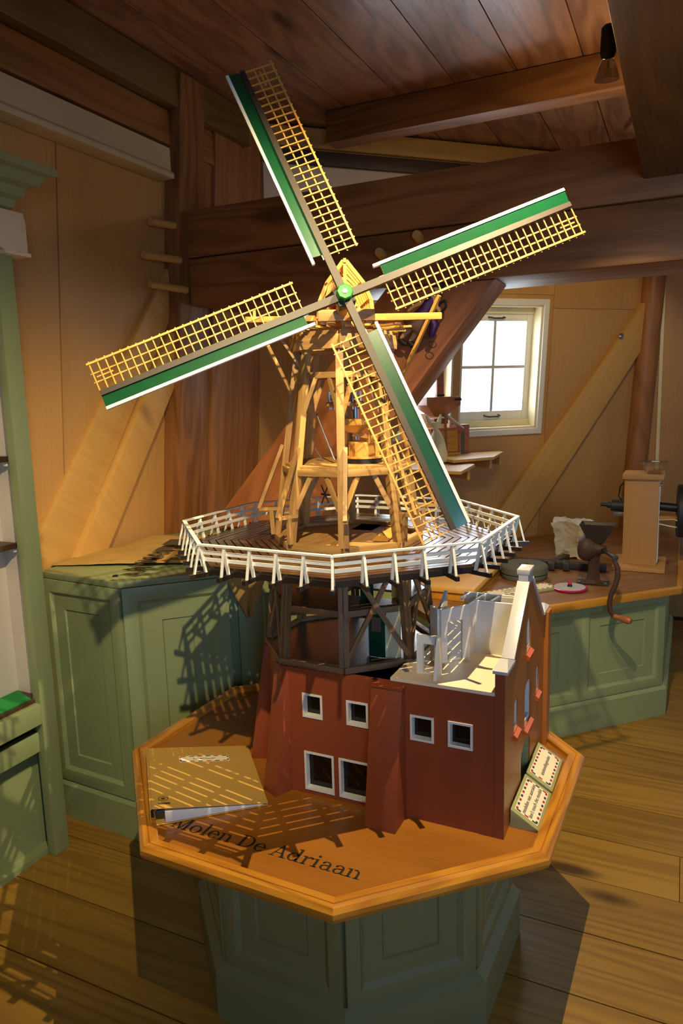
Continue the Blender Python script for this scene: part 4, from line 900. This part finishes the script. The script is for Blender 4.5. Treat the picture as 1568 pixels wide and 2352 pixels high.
b1('tail_beam', CP(-0.12, -0.062, 1.738), CP(-0.12, 0.062, 1.738), 0.018, 0.022, m_mill, bevel=0.001)
P('weather_block', MB().hexa(CP(0.112, -0.020, 1.751), LT*0.040, -AH*0.03, ZA*0.030), m_mill)
P('bearing_block', MB().hexa(CP(0.118, -0.012, 1.705), LT*0.024, -AH*0.02, ZA*0.02), m_mill)
hgt_ = lambda t_: 1.866-0.012*abs(t_-0.10)/0.1
for j, t_ in enumerate((0.112, 0.075, 0.04, 0.0, -0.04, -0.08, -0.115)):
    ap = hgt_(t_); wd = 0.066-0.08*max(0, -t_-0.02)
    for sgn in (-1, 1):
        pts = [CP(t_, sgn*wd, 1.738), CP(t_, sgn*wd*0.93, 1.775), CP(t_, sgn*wd*0.66, 1.815), CP(t_, sgn*wd*0.06, ap)]
        mb = MB()
        for a, b in zip(pts[:-1], pts[1:]): mb.bar(a-(b-a)*0.02, b+(b-a)*0.02, 0.007 if j else 0.009, 0.007 if j else 0.011, up=AH)
        P('rafter', mb, m_lath)
b1('ridge', CP(0.118, 0, 1.866), CP(-0.12, 0, 1.845), 0.007, 0.010, m_lath)
for sgn in (-1, 1):
    for zz, f in ((1.778, 0.92), (1.818, 0.62)): b1('purlin', CP(0.11, sgn*0.066*f, zz), CP(-0.115, sgn*0.060*f, zz), 0.004, 0.006, m_lath)
b1('king_post', CP(0.114, 0, 1.79), CP(0.114, 0, 1.858), 0.008, 0.008, m_lath, up=AH)
# spread beam with poles
sb_ = CP(0.045, 0, 1.743)
b1('spread_beam', CP(0.040, 0.06, 1.741), CP(0.030, 0.250, 1.742), 0.012, 0.0165, m_lath, bevel=0.0012); b1('spread_beam', CP(0.040, -0.06, 1.741), CP(0.030, -0.245, 1.742), 0.012, 0.014, m_lath, bevel=0.0012)
b1('beam_post', CP(0.032, -0.222, 1.745), CP(0.032, -0.222, 1.765), 0.007, 0.007, m_lath, up=AH)
b1('strut_pole', CP(0.022, 0.247, 1.793), CP(-0.10, 0.13, 1.52), 0.0085, 0.0085, m_lath)
b1('strut_pole', CP(0.022, -0.222, 1.742), CP(-0.02, -0.125, 1.53), 0.0085, 0.0085, m_mill); b1('strut_pole', CP(0.0, -0.175, 1.722), CP(0.0, -0.11, 1.62), 0.007, 0.007, m_mill)
# ---- windshaft, brake wheel and poll end
HUB = Vector((-0.7045, 1.525, 1.7765)); SL = 0.583
P('windshaft', MB().lathe([(0.013, -0.33), (0.015, -0.02)], HUB, AX, 12), m_mill, smooth=40)
bw = P('brake_wheel', MB().lathe([(0.043, -0.006), (0.060, -0.006), (0.060, 0.006), (0.043, 0.006), (0.043, -0.006)], HUB-AX*0.165, AX, 40), m_lath, smooth=40)
for k in range(30):
    a = 2*math.pi*k/30; e1 = AX.orthogonal().normalized(); e2 = AX.cross(e1); d = e1*math.cos(a)+e2*math.sin(a)
    MB().bar(HUB-AX*0.165+d*0.054+AX*0.004, HUB-AX*0.165+d*0.054+AX*0.016, 0.004, 0.005, up=d).build('cog', m_lath, bw)
for k in range(2):
    d = (AX.orthogonal().normalized() if k == 0 else AX.cross(AX.orthogonal()).normalized()); MB().bar(HUB-AX*0.165-d*0.05, HUB-AX*0.165+d*0.05, 0.010, 0.006, up=AX).build('spoke', m_lath, bw)
RTV = Vector((0.8715, 0.4905, 0)); UPR = AX.cross(RTV).normalized()
if UPR.z < 0: UPR = -UPR
ROLL_R = math.radians(21.46)
SD = [(UPR*math.cos(ROLL_R-k*math.pi/2)-RTV*math.sin(ROLL_R-k*math.pi/2)) for k in range(4)]
pe = P('poll_end', MB().hexa(HUB-SD[0]*0.021-SD[1]*0.021-AX*0.012, SD[0]*0.042, SD[1]*0.042, -AX*0.030), m_black, bevel=0.003)
MB().lathe([(0.019, -0.014), (0.019, 0.010), (0.0165, 0.012), (0.0045, 0.012), (0.0045, 0.004), (0.0, 0.004)], HUB, AX, 8, x=SD[0]*math.cos(0.39)+SD[1]*math.sin(0.39)).build('poll_cap', m_hub, pe)
MB().lathe([(0.0055, 0.0122), (0.0055, 0.0135), (0.003, 0.0135), (0.003, 0.008)], HUB, AX, 10).build('cap_ring', m_steel, pe)
for k in range(4):
    d, m = SD[k], SD[(k+1) % 4]; O_ = HUB-AX*(0.006 if k % 2 == 0 else 0.014)
    def sp(r_, l_, f=0.0): return O_+d*r_+m*l_+AX*f
    mb = MB(); w0, w1 = 0.0088, 0.0058; vs = []
    for r_, h_ in ((0.018, w0), (SL, w1)): vs += [sp(r_, -h_, -0.006), sp(r_, h_, -0.006), sp(r_, h_, 0.006), sp(r_, -h_, 0.006)]
    st = P('sail', mb.add(vs, [(0,1,2,3),(7,6,5,4),(0,4,5,1),(1,5,6,2),(2,6,7,3),(3,7,4,0)]), m_stock)
    st['label'] = ['sail pointing up to the left', 'sail pointing right', 'sail pointing down to the right', 'sail pointing left'][k]
    ra, rb = 0.172*SL, 0.998*SL; n_ = 27
    # green board with a white leading edge
    vs = []
    for r_ in (ra+0.004, SL): vs += [sp(r_, -0.007, -0.002), sp(r_, -0.0335, 0.004), sp(r_, -0.0335, 0.0065), sp(r_, -0.007, 0.0015)]
    MB().add(vs, [(0,1,2,3)[::-1],(7,6,5,4)[::-1],(0,4,5,1)[::-1],(1,5,6,2)[::-1],(2,6,7,3)[::-1],(3,7,4,0)[::-1]]).build('wind_board', m_green, st)
    vs = []
    for r_ in (ra-0.012, SL): vs += [sp(r_, -0.0335, 0.0), sp(r_, -0.0405, 0.001), sp(r_, -0.0405, 0.0085), sp(r_, -0.0335, 0.0085)]
    MB().add(vs, [(0,1,2,3)[::-1],(7,6,5,4)[::-1],(0,4,5,1)[::-1],(1,5,6,2)[::-1],(2,6,7,3)[::-1],(3,7,4,0)[::-1]]).build('leading_edge', m_white, st)
    MB().bar(sp(ra-0.008, -0.0095, -0.001), sp(ra+0.02, -0.0095, -0.001), 0.003, 0.003, up=AX).build('edge_cleat', m_white, st)
    for i in range(n_):
        r_ = ra+(rb-ra)*i/(n_-1); MB().bar(sp(r_, 0.006, -0.001), sp(r_, 0.079, -0.004), 0.0027, 0.0027, up=AX).build('lattice_bar', m_lath, st)
    for l_, w_, f in ((0.030, 0.0032, -0.0065), (0.051, 0.0032, -0.0075), (0.0735, 0.0046, -0.0015)):
        MB().bar(sp(ra-0.005, l_, f), sp(rb+0.006, l_, f), w_, 0.0030, up=AX).build('long_lath', m_lath, st)
    MB().bar(sp(0.925*SL, 0.041, -0.007), sp(0.99*SL, 0.041, -0.007), 0.0032, 0.003, up=AX).build('long_lath', m_lath, st)
# ================================================================== SPOT LAMPS ON THE OVERHEAD BEAM
m_refl = glass('lamp_reflector', (0.9, 0.85, 0.75, 1), 0.12, 0.55)
def lamp(p, aimv, label):
    """small spot lamp: p = centre of its glass front"""
    p = Vector(p); d = Vector(aimv).normalized(); root = thing('spot_lamp', p-d*0.07, label, 'lamp', 'spot lamps along the overhead beam')
    o = MB().lathe([(0.010, -0.118), (0.017, -0.112), (0.018, -0.060), (0.014, -0.048), (0.0, -0.046)], p, d, 16).build('lamp_body', m_black, root, smooth=35)
    MB().lathe([(0.012, -0.047), (0.016, -0.042), (0.024, -0.022), (0.0285, -0.006), (0.029, -0.002)], p, d, 20).build('reflector', m_refl, root, smooth=60)
    MB().lathe([(0.003, -0.044), (0.004, -0.028), (0.0, -0.024)], p, d, 8).build('bulb', m_white, root, smooth=60)
    q_ = p-d*0.10; MB().tube([q_, q_+Vector((0.022, 0, 0.012)), Vector((-0.156, q_.y, q_.z+0.018))], 0.0045).build('arm', m_steel, root, smooth=40)
    MB().lathe([(0.016, 0), (0.016, 0.006), (0.0, 0.006)], Vector((-0.1555, q_.y, q_.z+0.018)), (-1, 0, 0), 14).build('rosette', m_black, root, smooth=40)
pc_ = Up(1393, 187, -0.205); lamp(pc_, (-0.03, 0.14, -1), 'small black spot lamp with ribbed reflector hanging beside the overhead beam')
pb_ = Vector(LAMP_B); db = (Vector((-0.70, 1.75, 1.0))-pb_).normalized(); lamp(pb_-db*0.012, db, 'spot lamp above the gallery shining down on the model house')
pa_ = Vector(LAMP_A); da = (Vector((-1.05, 1.6, 1.0))-pa_).normalized(); lamp(pa_-da*0.012, da, 'spot lamp nearest the viewer shining on the sails')
pd_ = Up(1449, 300, -0.19); lamp(pd_, (-0.3, 0.5, -0.9), 'spot lamp half hidden behind the top of the big beam')
# ================================================================== THINGS ON THE COUNTER
T0 = CNT-0.005
def at(px, py, z=T0): return Zp(px, py, z)
stn = thing('grindstone', (-0.69, 3.52, T0), 'round grey millstone disc with a central hole on the counter', 'millstone')
cst = Vector((-0.69, 3.535, T0))
MB().lathe([(0.108, 0.0), (0.112, 0.006), (0.112, 0.020), (0.106, 0.024), (0.02, 0.024)], cst, seg=40).build('lower_disc', m_stone, stn, smooth=35)
MB().lathe([(0.022, 0.030), (0.022, 0.064), (0.028, 0.068), (0.108, 0.066), (0.115, 0.058), (0.115, 0.030), (0.108, 0.0245), (0.022, 0.0245)], cst, seg=40).build('upper_disc', m_stone, stn, smooth=35)
ry = thing('iron_rynd', (-0.58, 3.82, T0), 'dark iron cross bar fitting lying behind the grey millstone', 'iron fitting')
a, b = at(1180, 1288, T0+0.02), at(1392, 1304, T0+0.02)
MB().bar(a, b, 0.045, 0.034).build('long_bar', m_iron, ry, bevel=0.004)
for px, L in ((1270, 0.085), (1302, 0.07)):
    c = a.lerp(b, (px-1180)/212); MB().bar(c+Vector((0.0, 0.02, 0.004)), c+Vector((0.01, -L, 0.004)), 0.034, 0.036).build('claw', m_iron, ry, bevel=0.004)
c = a.lerp(b, 0.42); MB().bar(c, c+Vector((0.05, 0.19, 0)), 0.034, 0.03).build('cross_bar', m_iron, ry, bevel=0.004)
# rough stone
random.seed(12)
bm_ = bmesh.new(); bmesh.ops.create_cube(bm_, size=1.0); bmesh.ops.subdivide_edges(bm_, edges=bm_.edges, cuts=22, use_grid_fill=True)
from mathutils import noise
rk = MB(); rc = at(1318, 1288)+Vector((0.0, 0.12, 0))
vs = []
for v in bm_.verts:
    p = Vector((v.co.x*0.18*(1+0.18*v.co.z), v.co.y*0.16, (v.co.z+0.5)*0.20)); p.x += -0.03*(v.co.z+0.5)
    q_ = p+noise.noise_vector(p*11)*0.022+noise.noise_vector(p*38)*0.011+noise.noise_vector(p*90)*0.004; q_.z = max(q_.z, 0.0); vs.append(rc+q_)
rk.add(vs, [tuple(v.index for v in f.verts) for f in bm_.faces]); bm_.free()
tag(rk.build('rough_stone', m_rock, smooth=25), 'pale rough-hewn block of stone behind the hand mill', 'stone')
# cast iron hand mill
hm_ = thing('hand_mill', at(1362, 1342), 'old cast iron hand grinding mill with funnel and long curved crank', 'grinder')
g0 = at(1362, 1340)
MB().box(g0.x-0.075, g0.x+0.07, g0.y-0.035, g0.y+0.04, T0, T0+0.008).build('foot', m_iron, hm_, bevel=0.002)
for dx, dy in ((-0.06, -0.02), (0.055, -0.02), (-0.06, 0.03)): MB().lathe([(0.008, 0.008), (0.008, 0.013), (0.0, 0.015)], g0+Vector((dx, dy, 0)), seg=8).build('bolt', m_steel, hm_)
MB().lathe([(0.045, 0.008), (0.032, 0.025), (0.027, 0.07), (0.027, 0.13), (0.036, 0.155)], g0+Vector((0.0, 0, 0)), seg=6).build('column', m_rust, hm_)
dc = g0+Vector((-0.02, 0.0, 0.172)); dax = Vector((0.95, -0.32, 0))
MB().lathe([(0.0, -0.05), (0.03, -0.048), (0.058, -0.035), (0.066, -0.015), (0.060, 0.012), (0.040, 0.03), (0.022, 0.055), (0.018, 0.075), (0.0, 0.076)], dc, dax, 28).build('drum', m_rust, hm_, smooth=40)
fz0, fz1 = 0.200, 0.292; q0 = [Vector((x, y, fz0)) for x, y in ((-0.035, -0.028), (0.03, -0.028), (0.03, 0.028), (-0.035, 0.028))]; q1 = [Vector((x, y, fz1)) for x, y in ((-0.078, -0.050), (0.080, -0.050), (0.080, 0.050), (-0.078, 0.050))]
fc = g0+Vector((0.012, 0, 0)); fn = MB(); ins = [p*0.90+ZA*0.03 for p in q0]; ins1 = [Vector((p.x*0.93, p.y*0.90, p.z)) for p in q1]
fn.add([fc+p for p in q0+q1+ins1+ins], [(0,1,2,3)[::-1]]+[(i,(i+1)%4,4+(i+1)%4,4+i) for i in range(4)]+[(4+i,4+(i+1)%4,8+(i+1)%4,8+i) for i in range(4)]+[(8+i,8+(i+1)%4,12+(i+1)%4,12+i) for i in range(4)]+[(12,13,14,15)])
fn.build('funnel', m_iron, hm_, bevel=0.003)
cs = dc+dax*0.06; ce_ = Vp(1412, 1281, 3.205)
MB().tube([cs, ce_], 0.009, 10).build('crank_shaft', m_iron, hm_, smooth=40)
MB().lathe([(0.013, -0.01), (0.013, 0.008), (0.0, 0.010)], ce_, (ce_-cs).normalized(), 12).build('crank_nut', m_iron, hm_, smooth=40)
yv = ce_.y; arm = [Vp(x, y, yv) for x, y in ((1409, 1283), (1418, 1305), (1418, 1325), (1412, 1345), (1403, 1365), (1399, 1385), (1401, 1403), (1408, 1415))]
MB().tube(arm, [0.009, 0.0115, 0.012, 0.0115, 0.011, 0.011, 0.0105, 0.009], 10).build('crank_arm', m_rust, hm_, smooth=50)
e0 = arm[-1]; e1_ = Vp(1449, 1427, yv-0.03); dh = (e1_-e0)
MB().lathe([(0.007, 0.0), (0.011, 0.1*dh.length), (0.010, 0.25*dh.length), (0.015, 0.6*dh.length), (0.0165, 0.85*dh.length), (0.011, dh.length), (0.0, dh.length*1.02)], e0, dh, 14).build('crank_handle', m_hop, hm_, smooth=50)
# dish with magenta rim
ds = thing('sample_dish', at(1308, 1353), 'round clear dish with magenta rim and knob at the counter edge', 'dish')
MB().lathe([(0.066, 0.0), (0.078, 0.003), (0.080, 0.010), (0.074, 0.012), (0.070, 0.008), (0.0, 0.006)], at(1308, 1353), seg=32).build('rim', m_mag, ds, smooth=40)
MB().lathe([(0.070, 0.0105), (0.070, 0.0125), (0.0, 0.0135)], at(1308, 1353), seg=32).build('lid', m_coping, ds, smooth=40)
MB().lathe([(0.012, 0.0135), (0.010, 0.022), (0.0, 0.024)], at(1308, 1353), seg=14).build('knob_base', m_black, ds, smooth=40)
MB().lathe([(0.008, 0.023), (0.009, 0.032), (0.004, 0.040), (0.0, 0.041)], at(1308, 1353), seg=12).build('knob', m_mag, ds, smooth=50)
# card with airmail border
k0, k1 = at(1118, 1376), at(1270, 1352); ce1 = (k1-k0).normalized(); ce2 = ZA.cross(ce1); kc = (at(1112, 1366)+at(1268, 1346)+k0+k1)/4; kc.z = T0+0.012
cd = thing('counter_sign', Vector((kc.x, kc.y, T0)), 'flat green sign with airmail border lying on the counter behind the gable', 'sign')
MB().hexa(kc-ce1*0.185-ce2*0.052-ZA*0.012, ce1*0.37, ce2*0.104, ZA*0.011).build('board', m_sign, cd, bevel=0.002)
cl_ = airmail(cd, kc+ZA*0.0002, ce1, ce2, 0.345, 0.086, 12, 3, 0.009)
for i, s_ in enumerate(('modellen niet aanraken', "don't touch the models")): text('sign_text', s_, 0.020, kc+ZA*0.001+ce2*(0.012-0.024*i), ce1, ce2, m_ink, cl_)
# tall box with plastic tray on top
bx0, bx1, by0, by1 = -0.262, -0.100, 3.89, 4.05
bxr = thing('grain_cabinet', (-0.18, 3.97, T0), 'tall narrow plywood box with overhanging lid at the right end of the counter', 'box')
MB().box(-0.305, -0.058, 3.815, 4.12, T0, T0+0.020).build('base_board', m_mdf, bxr, bevel=0.002)
MB().box(bx0, bx1, by0, by1, T0+0.020, 1.088, 2).build('case', m_mdf, bxr, bevel=0.002)
MB().box(bx0-0.010, bx1+0.018, by0-0.022, by1+0.02, 1.088, 1.113, 0).build('lid', m_mdf, bxr, bevel=0.003)
MB().box(bx1, bx1+0.004, by0+0.02, by1-0.01, 0.66, 1.05, 2).build('window_strip', m_white, bxr)
MB().lathe([(0.007, 0), (0.007, 0.012), (0.0, 0.013)], (bx1, by0+0.05, 1.055), (1, 0, 0), 10).build('screw', m_steel, bxr)
ty = thing('plastic_tray', (-0.125, 3.93, 1.113), 'clear plastic funnel tray standing on the tall plywood box', 'tray')
tc0 = Vector((-0.130, 3.935, 1.1135)); q0 = [tc0+Vector((x*0.030, y*0.030, 0)) for x, y in ((-1,-1),(1,-1),(1,1),(-1,1))]; q1 = [tc0+Vector((x*0.062, y*0.062, 0.048)) for x, y in ((-1,-1),(1,-1),(1,1),(-1,1))]; q2 = [p+ZA*0.012 for p in q1]
MB().add(q0+q1+q2, [(3,2,1,0),(8,9,10,11)]+[(i,(i+1)%4,4+(i+1)%4,4+i) for i in range(4)]+[(4+i,4+(i+1)%4,8+(i+1)%4,8+i) for i in range(4)]).build('funnel', m_clear, ty)
MB().hexa(tc0+Vector((-0.012, -0.02, 0.0605)), (0.036, 0, 0), (0, 0.034, 0), (0, 0, 0.0008)).build('label', m_paper, ty)
MB().prism([(tc0.x-0.028, tc0.y-0.028), (tc0.x+0.028, tc0.y-0.028), (tc0.x+0.028, tc0.y+0.028), (tc0.x-0.028, tc0.y+0.028)], tc0.z+0.001, tc0.z+0.012).build('grain', m_hop, ty)
mo = thing('belt_drive', (-0.1, 4.1, 0.9), 'black motor with shaft and tall narrow black wheel mounted through the plywood box', 'machine')
mz = Vp(1405, 1157, 3.99).z
MB().lathe([(0.010, 0), (0.010, 0.03), (0.016, 0.034), (0.016, 0.05), (0.030, 0.055), (0.030, 0.14), (0.0, 0.14)], Vp(1379, 1158, 4.0), (1, 0.0, -0.05), 16).build('motor', m_tyre, mo, smooth=35)
MB().hexa(Vp(1408, 1184, 3.985), (0.06, 0, 0), (0, 0.05, 0), (0, 0, 0.018)).build('motor_bracket', m_steel, mo, bevel=0.002)
MB().tube([(bx1, 3.97, mz), (0.03, 3.97, mz-0.01)], 0.021, 12).build('shaft', m_black, mo, smooth=40)
wc = Vector((0.005, 3.97, mz-0.02)); MB().lathe([(0.06, -0.022), (0.128, -0.022), (0.134, -0.016), (0.134, 0.016), (0.128, 0.022), (0.06, 0.022), (0.0, 0.024)], wc, (1, 0.05, 0), 32).build('wheel', m_tyre, mo, smooth=35)
MB().tube([(bx1+0.004, 3.93, mz-0.085), (-0.04, 3.90, mz-0.09), (0.05, 3.90, mz-0.10), (0.075, 3.92, mz-0.115)], 0.0035).build('wire', m_white, mo, smooth=40)
MB().tube([(bx1+0.004, 3.93, mz-0.065), (-0.03, 3.88, mz-0.05), (0.045, 3.87, mz-0.075), (0.06, 3.89, mz-0.115)], 0.003).build('wire', m_cream, mo, smooth=40)
MB().tube([Vp(1432, 1108, 4.02), Vp(1424, 1118, 4.03), Vp(1421, 1138, 4.03), Vp(1428, 1152, 4.02)], 0.004).build('cable', m_cordb, mo, smooth=40)
MB().box(-0.10, 0.02, 3.93, 4.01, mz-0.06, mz-0.045).build('support_arm', m_mdf, mo)
# ================================================================== WALL SHELVES WITH A SMALL MODEL MILL
def wshelf(pix, z, label, th=0.016):
    r = thing('wall_shelf', Vector((pix[0].x, pix[0].y, z-0.1)), label, 'shelf', 'pale shelves below the window')
    MB().prism([(p.x, p.y) for p in pix], z-th, z).build('shelf_board', m_pine, r, bevel=0.002); return r
E1W, NIN = Vector((S2, S2, 0)), Vector((S2, -S2, 0))
z1, z2 = 1.16, 1.185
A1_, B1_, C1_ = Zp(940, 1078, z1), Zp(1058, 1083, z1), Zp(1090, 1066, z1)
def towall(p, z):  # straight back to the window wall
    a = S2*(p.x+p.y); return Q2(a, z, 0.0)
s1_ = wshelf([A1_, B1_, C1_, towall(C1_, z1), towall(A1_, z1)], z1, 'nearer pale shelf under the window carrying the little grinding mill')
A2_, B2_, C2_ = Zp(1040, 1057, z2), Zp(1134, 1049, z2), Zp(1156, 1037, z2)
s2_ = wshelf([A2_, B2_, C2_, towall(C2_, z2), towall(A2_, z2)], z2, 'farther pale shelf under the window, empty at its right end')
for par, z, pts in ((s1_, z1, ((1073, 1098), (990, 1100))), (s2_, z2, ((1124, 1066), (1146, 1058)))):
    for px, py in pts:
        p = Zp(px, py-28 if par is s1_ else py-20, z); q_ = towall(p, z); MB().hexa(Vector((p.x, p.y, z-0.075)), q_-Vector((p.x, p.y, z)), E1W*0.016, ZA*0.058).build('bracket', m_pine, par, bevel=0.0015)
gm = thing('grinding_mill', Zp(1028, 1060, z1), 'small reddish wooden grinding mill with a wide funnel hopper under the window', 'model mill')
gB = Zp(1026, 1056, z1)+NIN*-0.02; e, n_ = E1W, -NIN
def GP(x, y, z): return gB+e*x+n_*y+ZA*z
def gbox(name, x0, x1, y0, y1, zz0, zz1, mat, bevel=0.002): return MB().hexa(GP(x0, y0, zz0), e*(x1-x0), n_*(y1-y0), ZA*(zz1-zz0)).build(name, mat, gm, bevel=bevel)
for x in (-0.085, 0.065): gbox('foot', x, x+0.03, -0.01, 0.16, 0.0, 0.022, m_pine)
gbox('case', -0.088, 0.092, 0.0, 0.15, 0.022, 0.178, m_hop); gbox('case_base', -0.094, 0.098, -0.008, 0.155, 0.020, 0.038, m_edge)
for x in (-0.092, -0.004, 0.082): gbox('stile', x, x+0.014, -0.010, 0.0, 0.038, 0.178, m_hop)
gbox('rail', -0.092, 0.096, -0.010, 0.0, 0.166, 0.180, m_hop); gbox('upright', -0.004, 0.008, -0.006, 0.006, 0.178, 0.250, m_hop)
gbox('field', -0.078, -0.004, -0.004, 0.0, 0.045, 0.166, m_edge, 0); gbox('field', 0.010, 0.082, -0.004, 0.0, 0.045, 0.166, m_edge, 0)
q0 = [GP(x, y, 0.245) for x, y in ((-0.05, 0.03), (0.02, 0.03), (0.02, 0.10), (-0.05, 0.10))]; q1 = [GP(x, y, 0.312) for x, y in ((-0.13, -0.03), (0.085, -0.03), (0.105, 0.16), (-0.13, 0.16))]; q2 = [p+ZA*0.046 for p in q1]
MB().add(q0+q1+q2, [(0,1,2,3),(8,9,10,11)]+[(i,(i+1)%4,4+(i+1)%4,4+i) for i in range(4)]+[(4+i,4+(i+1)%4,8+(i+1)%4,8+i) for i in range(4)]).build('hopper', m_hop, gm, bevel=0.002)
gbox('hopper_strap', 0.045, 0.088, -0.033, -0.029, 0.335, 0.348, m_black, 0); gbox('hoist_post', -0.02, 0.025, 0.06, 0.09, 0.355, 0.52, m_hop); gbox('post_strap', -0.022, 0.027, 0.056, 0.062, 0.362, 0.372, m_black, 0)
gbox('shoe', -0.06, 0.03, 0.02, 0.10, 0.205, 0.235, m_hop); mb = MB().hexa(GP(0.012, -0.02, 0.248), e*0.10-ZA*0.075, n_*0.06, ZA*0.008); mb.build('chute_lid', m_white, gm)
gbox('rear_case', 0.10, 0.175, 0.03, 0.15, 0.018, 0.195, m_hop); gbox('grey_panel', 0.098, 0.140, 0.026, 0.031, 0.022, 0.150, m_stone, 0)
sk = thing('flour_sack', Zp(1004, 1068, z1), 'small tied cream cloth sack in front of the grinding mill', 'sack')
so = Zp(1006, 1064, z1)+NIN*0.02; sm = MB().lathe([(0.030, 0.0), (0.040, 0.01), (0.045, 0.05), (0.042, 0.10), (0.032, 0.15), (0.018, 0.178), (0.013, 0.19), (0.018, 0.205), (0.030, 0.225), (0.022, 0.224), (0.010, 0.20)], so, (-0.10, -0.02, 1), 18)
for p in sm.v: p += noise.noise_vector(p*22)*0.010
sm.build('bag', m_sack, sk, smooth=60)
for s_ in (-1, 1): MB().tube([so+Vector((-0.022, 0, 0.195)), so+Vector((-0.03+s_*0.02, s_*0.02, 0.225)), so+Vector((-0.035+s_*0.032, s_*0.032, 0.265))], [0.010, 0.013, 0.005], 10).build('tied_end', m_sack, sk, smooth=60)
# ================================================================== HANGING DOLL
dl = thing('hanging_doll', Vp(965, 790, 2.60), 'little doll in purple and brown sequins hanging against the diagonal brace', 'doll')
yd = 2.605
def D(px, py, dy=0.0): return Vp(px, py, yd+dy)
# body as one continuous skinned figure
sv = {'pelvis': (955, 745, .022), 'waist': (968, 722, .018), 'chest': (985, 698, .020), 'neck': (996, 683, .009), 'head': (1003, 668, .019), 'crown': (1008, 655, .014),
      'shL': (972, 694, .011), 'elL': (950, 704, .008), 'haL': (935, 716, .006), 'shR': (1000, 700, .011), 'elR': (1010, 716, .008), 'haR': (1003, 728, .006),
      'hipL': (945, 752, .013), 'knL': (930, 766, .010), 'anL': (918, 780, .007), 'toL': (930, 790, .006), 'hipR': (958, 756, .013), 'knR': (950, 772, .010), 'anR': (940, 785, .007), 'toR': (952, 795, .006)}
ks = list(sv); me2 = bpy.data.meshes.new('doll_body'); base = WO[dl.name]
ed = [('pelvis','waist'),('waist','chest'),('chest','neck'),('neck','head'),('head','crown'),('chest','shL'),('shL','elL'),('elL','haL'),('chest','shR'),('shR','elR'),('elR','haR'),('pelvis','hipL'),('hipL','knL'),('knL','anL'),('anL','toL'),('pelvis','hipR'),('hipR','knR'),('knR','anR'),('anR','toR')]
me2.from_pydata([D(*sv[k][:2])-base for k in ks], [(ks.index(a), ks.index(b)) for a, b in ed], []); me2.materials.append(m_skin)
db_ = bpy.data.objects.new('doll_body', me2); COL.objects.link(db_); db_.parent = dl; WO[db_.name] = base
sk_ = db_.modifiers.new('skin', 'SKIN')
for i, k in enumerate(ks): me2.skin_vertices[0].data[i].radius = (sv[k][2], sv[k][2])
me2.skin_vertices[0].data[0].use_root = True
db_.modifiers.new('sub', 'SUBSURF').levels = 1; db_.modifiers['sub'].render_levels = 2
ds_ = (D(952, 752)-D(990, 690)); L_ = ds_.length
dm = MB().lathe([(0.012, -0.01), (0.023, 0.01), (0.022, 0.04), (0.034, 0.07), (0.050, L_*0.95), (0.046, L_), (0.0, L_*0.97)], D(990, 690), ds_, 18)
for p in dm.v: p += noise.noise_vector(p*40)*0.006
dm.build('dress', m_purple, dl, smooth=60)
am = MB().lathe([(0.030, L_*0.55), (0.054, L_*0.98), (0.050, L_*1.04), (0.0, L_*1.0)], D(992, 692, -0.006), ds_, 18)
for p in am.v: p += noise.noise_vector(p*50)*0.006
am.build('skirt', m_brownc, dl, smooth=60)
MB().lathe([(0.021, -0.004), (0.024, 0.008), (0.016, 0.022), (0.0, 0.03)], D(1006, 662, 0.008), (D(1015, 640)-D(1003, 668)), 14).build('hair', m_dark, dl, smooth=50)
MB().tube([D(1022, 690), D(1024, 705), D(1014, 718), D(1004, 712), D(1012, 695), D(1022, 690)], 0.005, 8).build('bracelet', m_dark, dl, smooth=50)
MB().tube([D(993+9*math.cos(t/8*2*math.pi), 791+8*math.sin(t/8*2*math.pi)) for t in range(9)], 0.0018, 6).build('ring', m_iron, dl, smooth=50)
MB().tube([D(990, 728, -0.01), D(998, 745, -0.012), D(990, 775, -0.008)], [0.014, 0.020, 0.010], 10).build('sash', m_purple, dl, smooth=50)
for (a, b) in (((916, 778), (934, 792)), ((938, 784), (955, 798))): MB().tube([D(*a), D((a[0]+b[0])/2, (a[1]+b[1])/2+2), D(*b)], [0.009, 0.011, 0.006], 10).build('shoe', m_dark, dl, smooth=50)
for sx in (-4, 5): MB().lathe([(0.0, -0.003), (0.003, 0.0), (0.0, 0.003)], D(1001+sx, 667, -0.019), (0, -1, 0), 8).build('eye', m_black, dl)
MB().lathe([(0.0045, 0.0), (0.003, 0.006), (0.0, 0.008)], D(1002, 671, -0.017), (0, -1, 0), 8).build('nose', m_skin, dl, smooth=50)
MB().bar(D(998, 677, -0.0175), D(1006, 677, -0.0175), 0.002, 0.002).build('mouth', m_red2, dl)
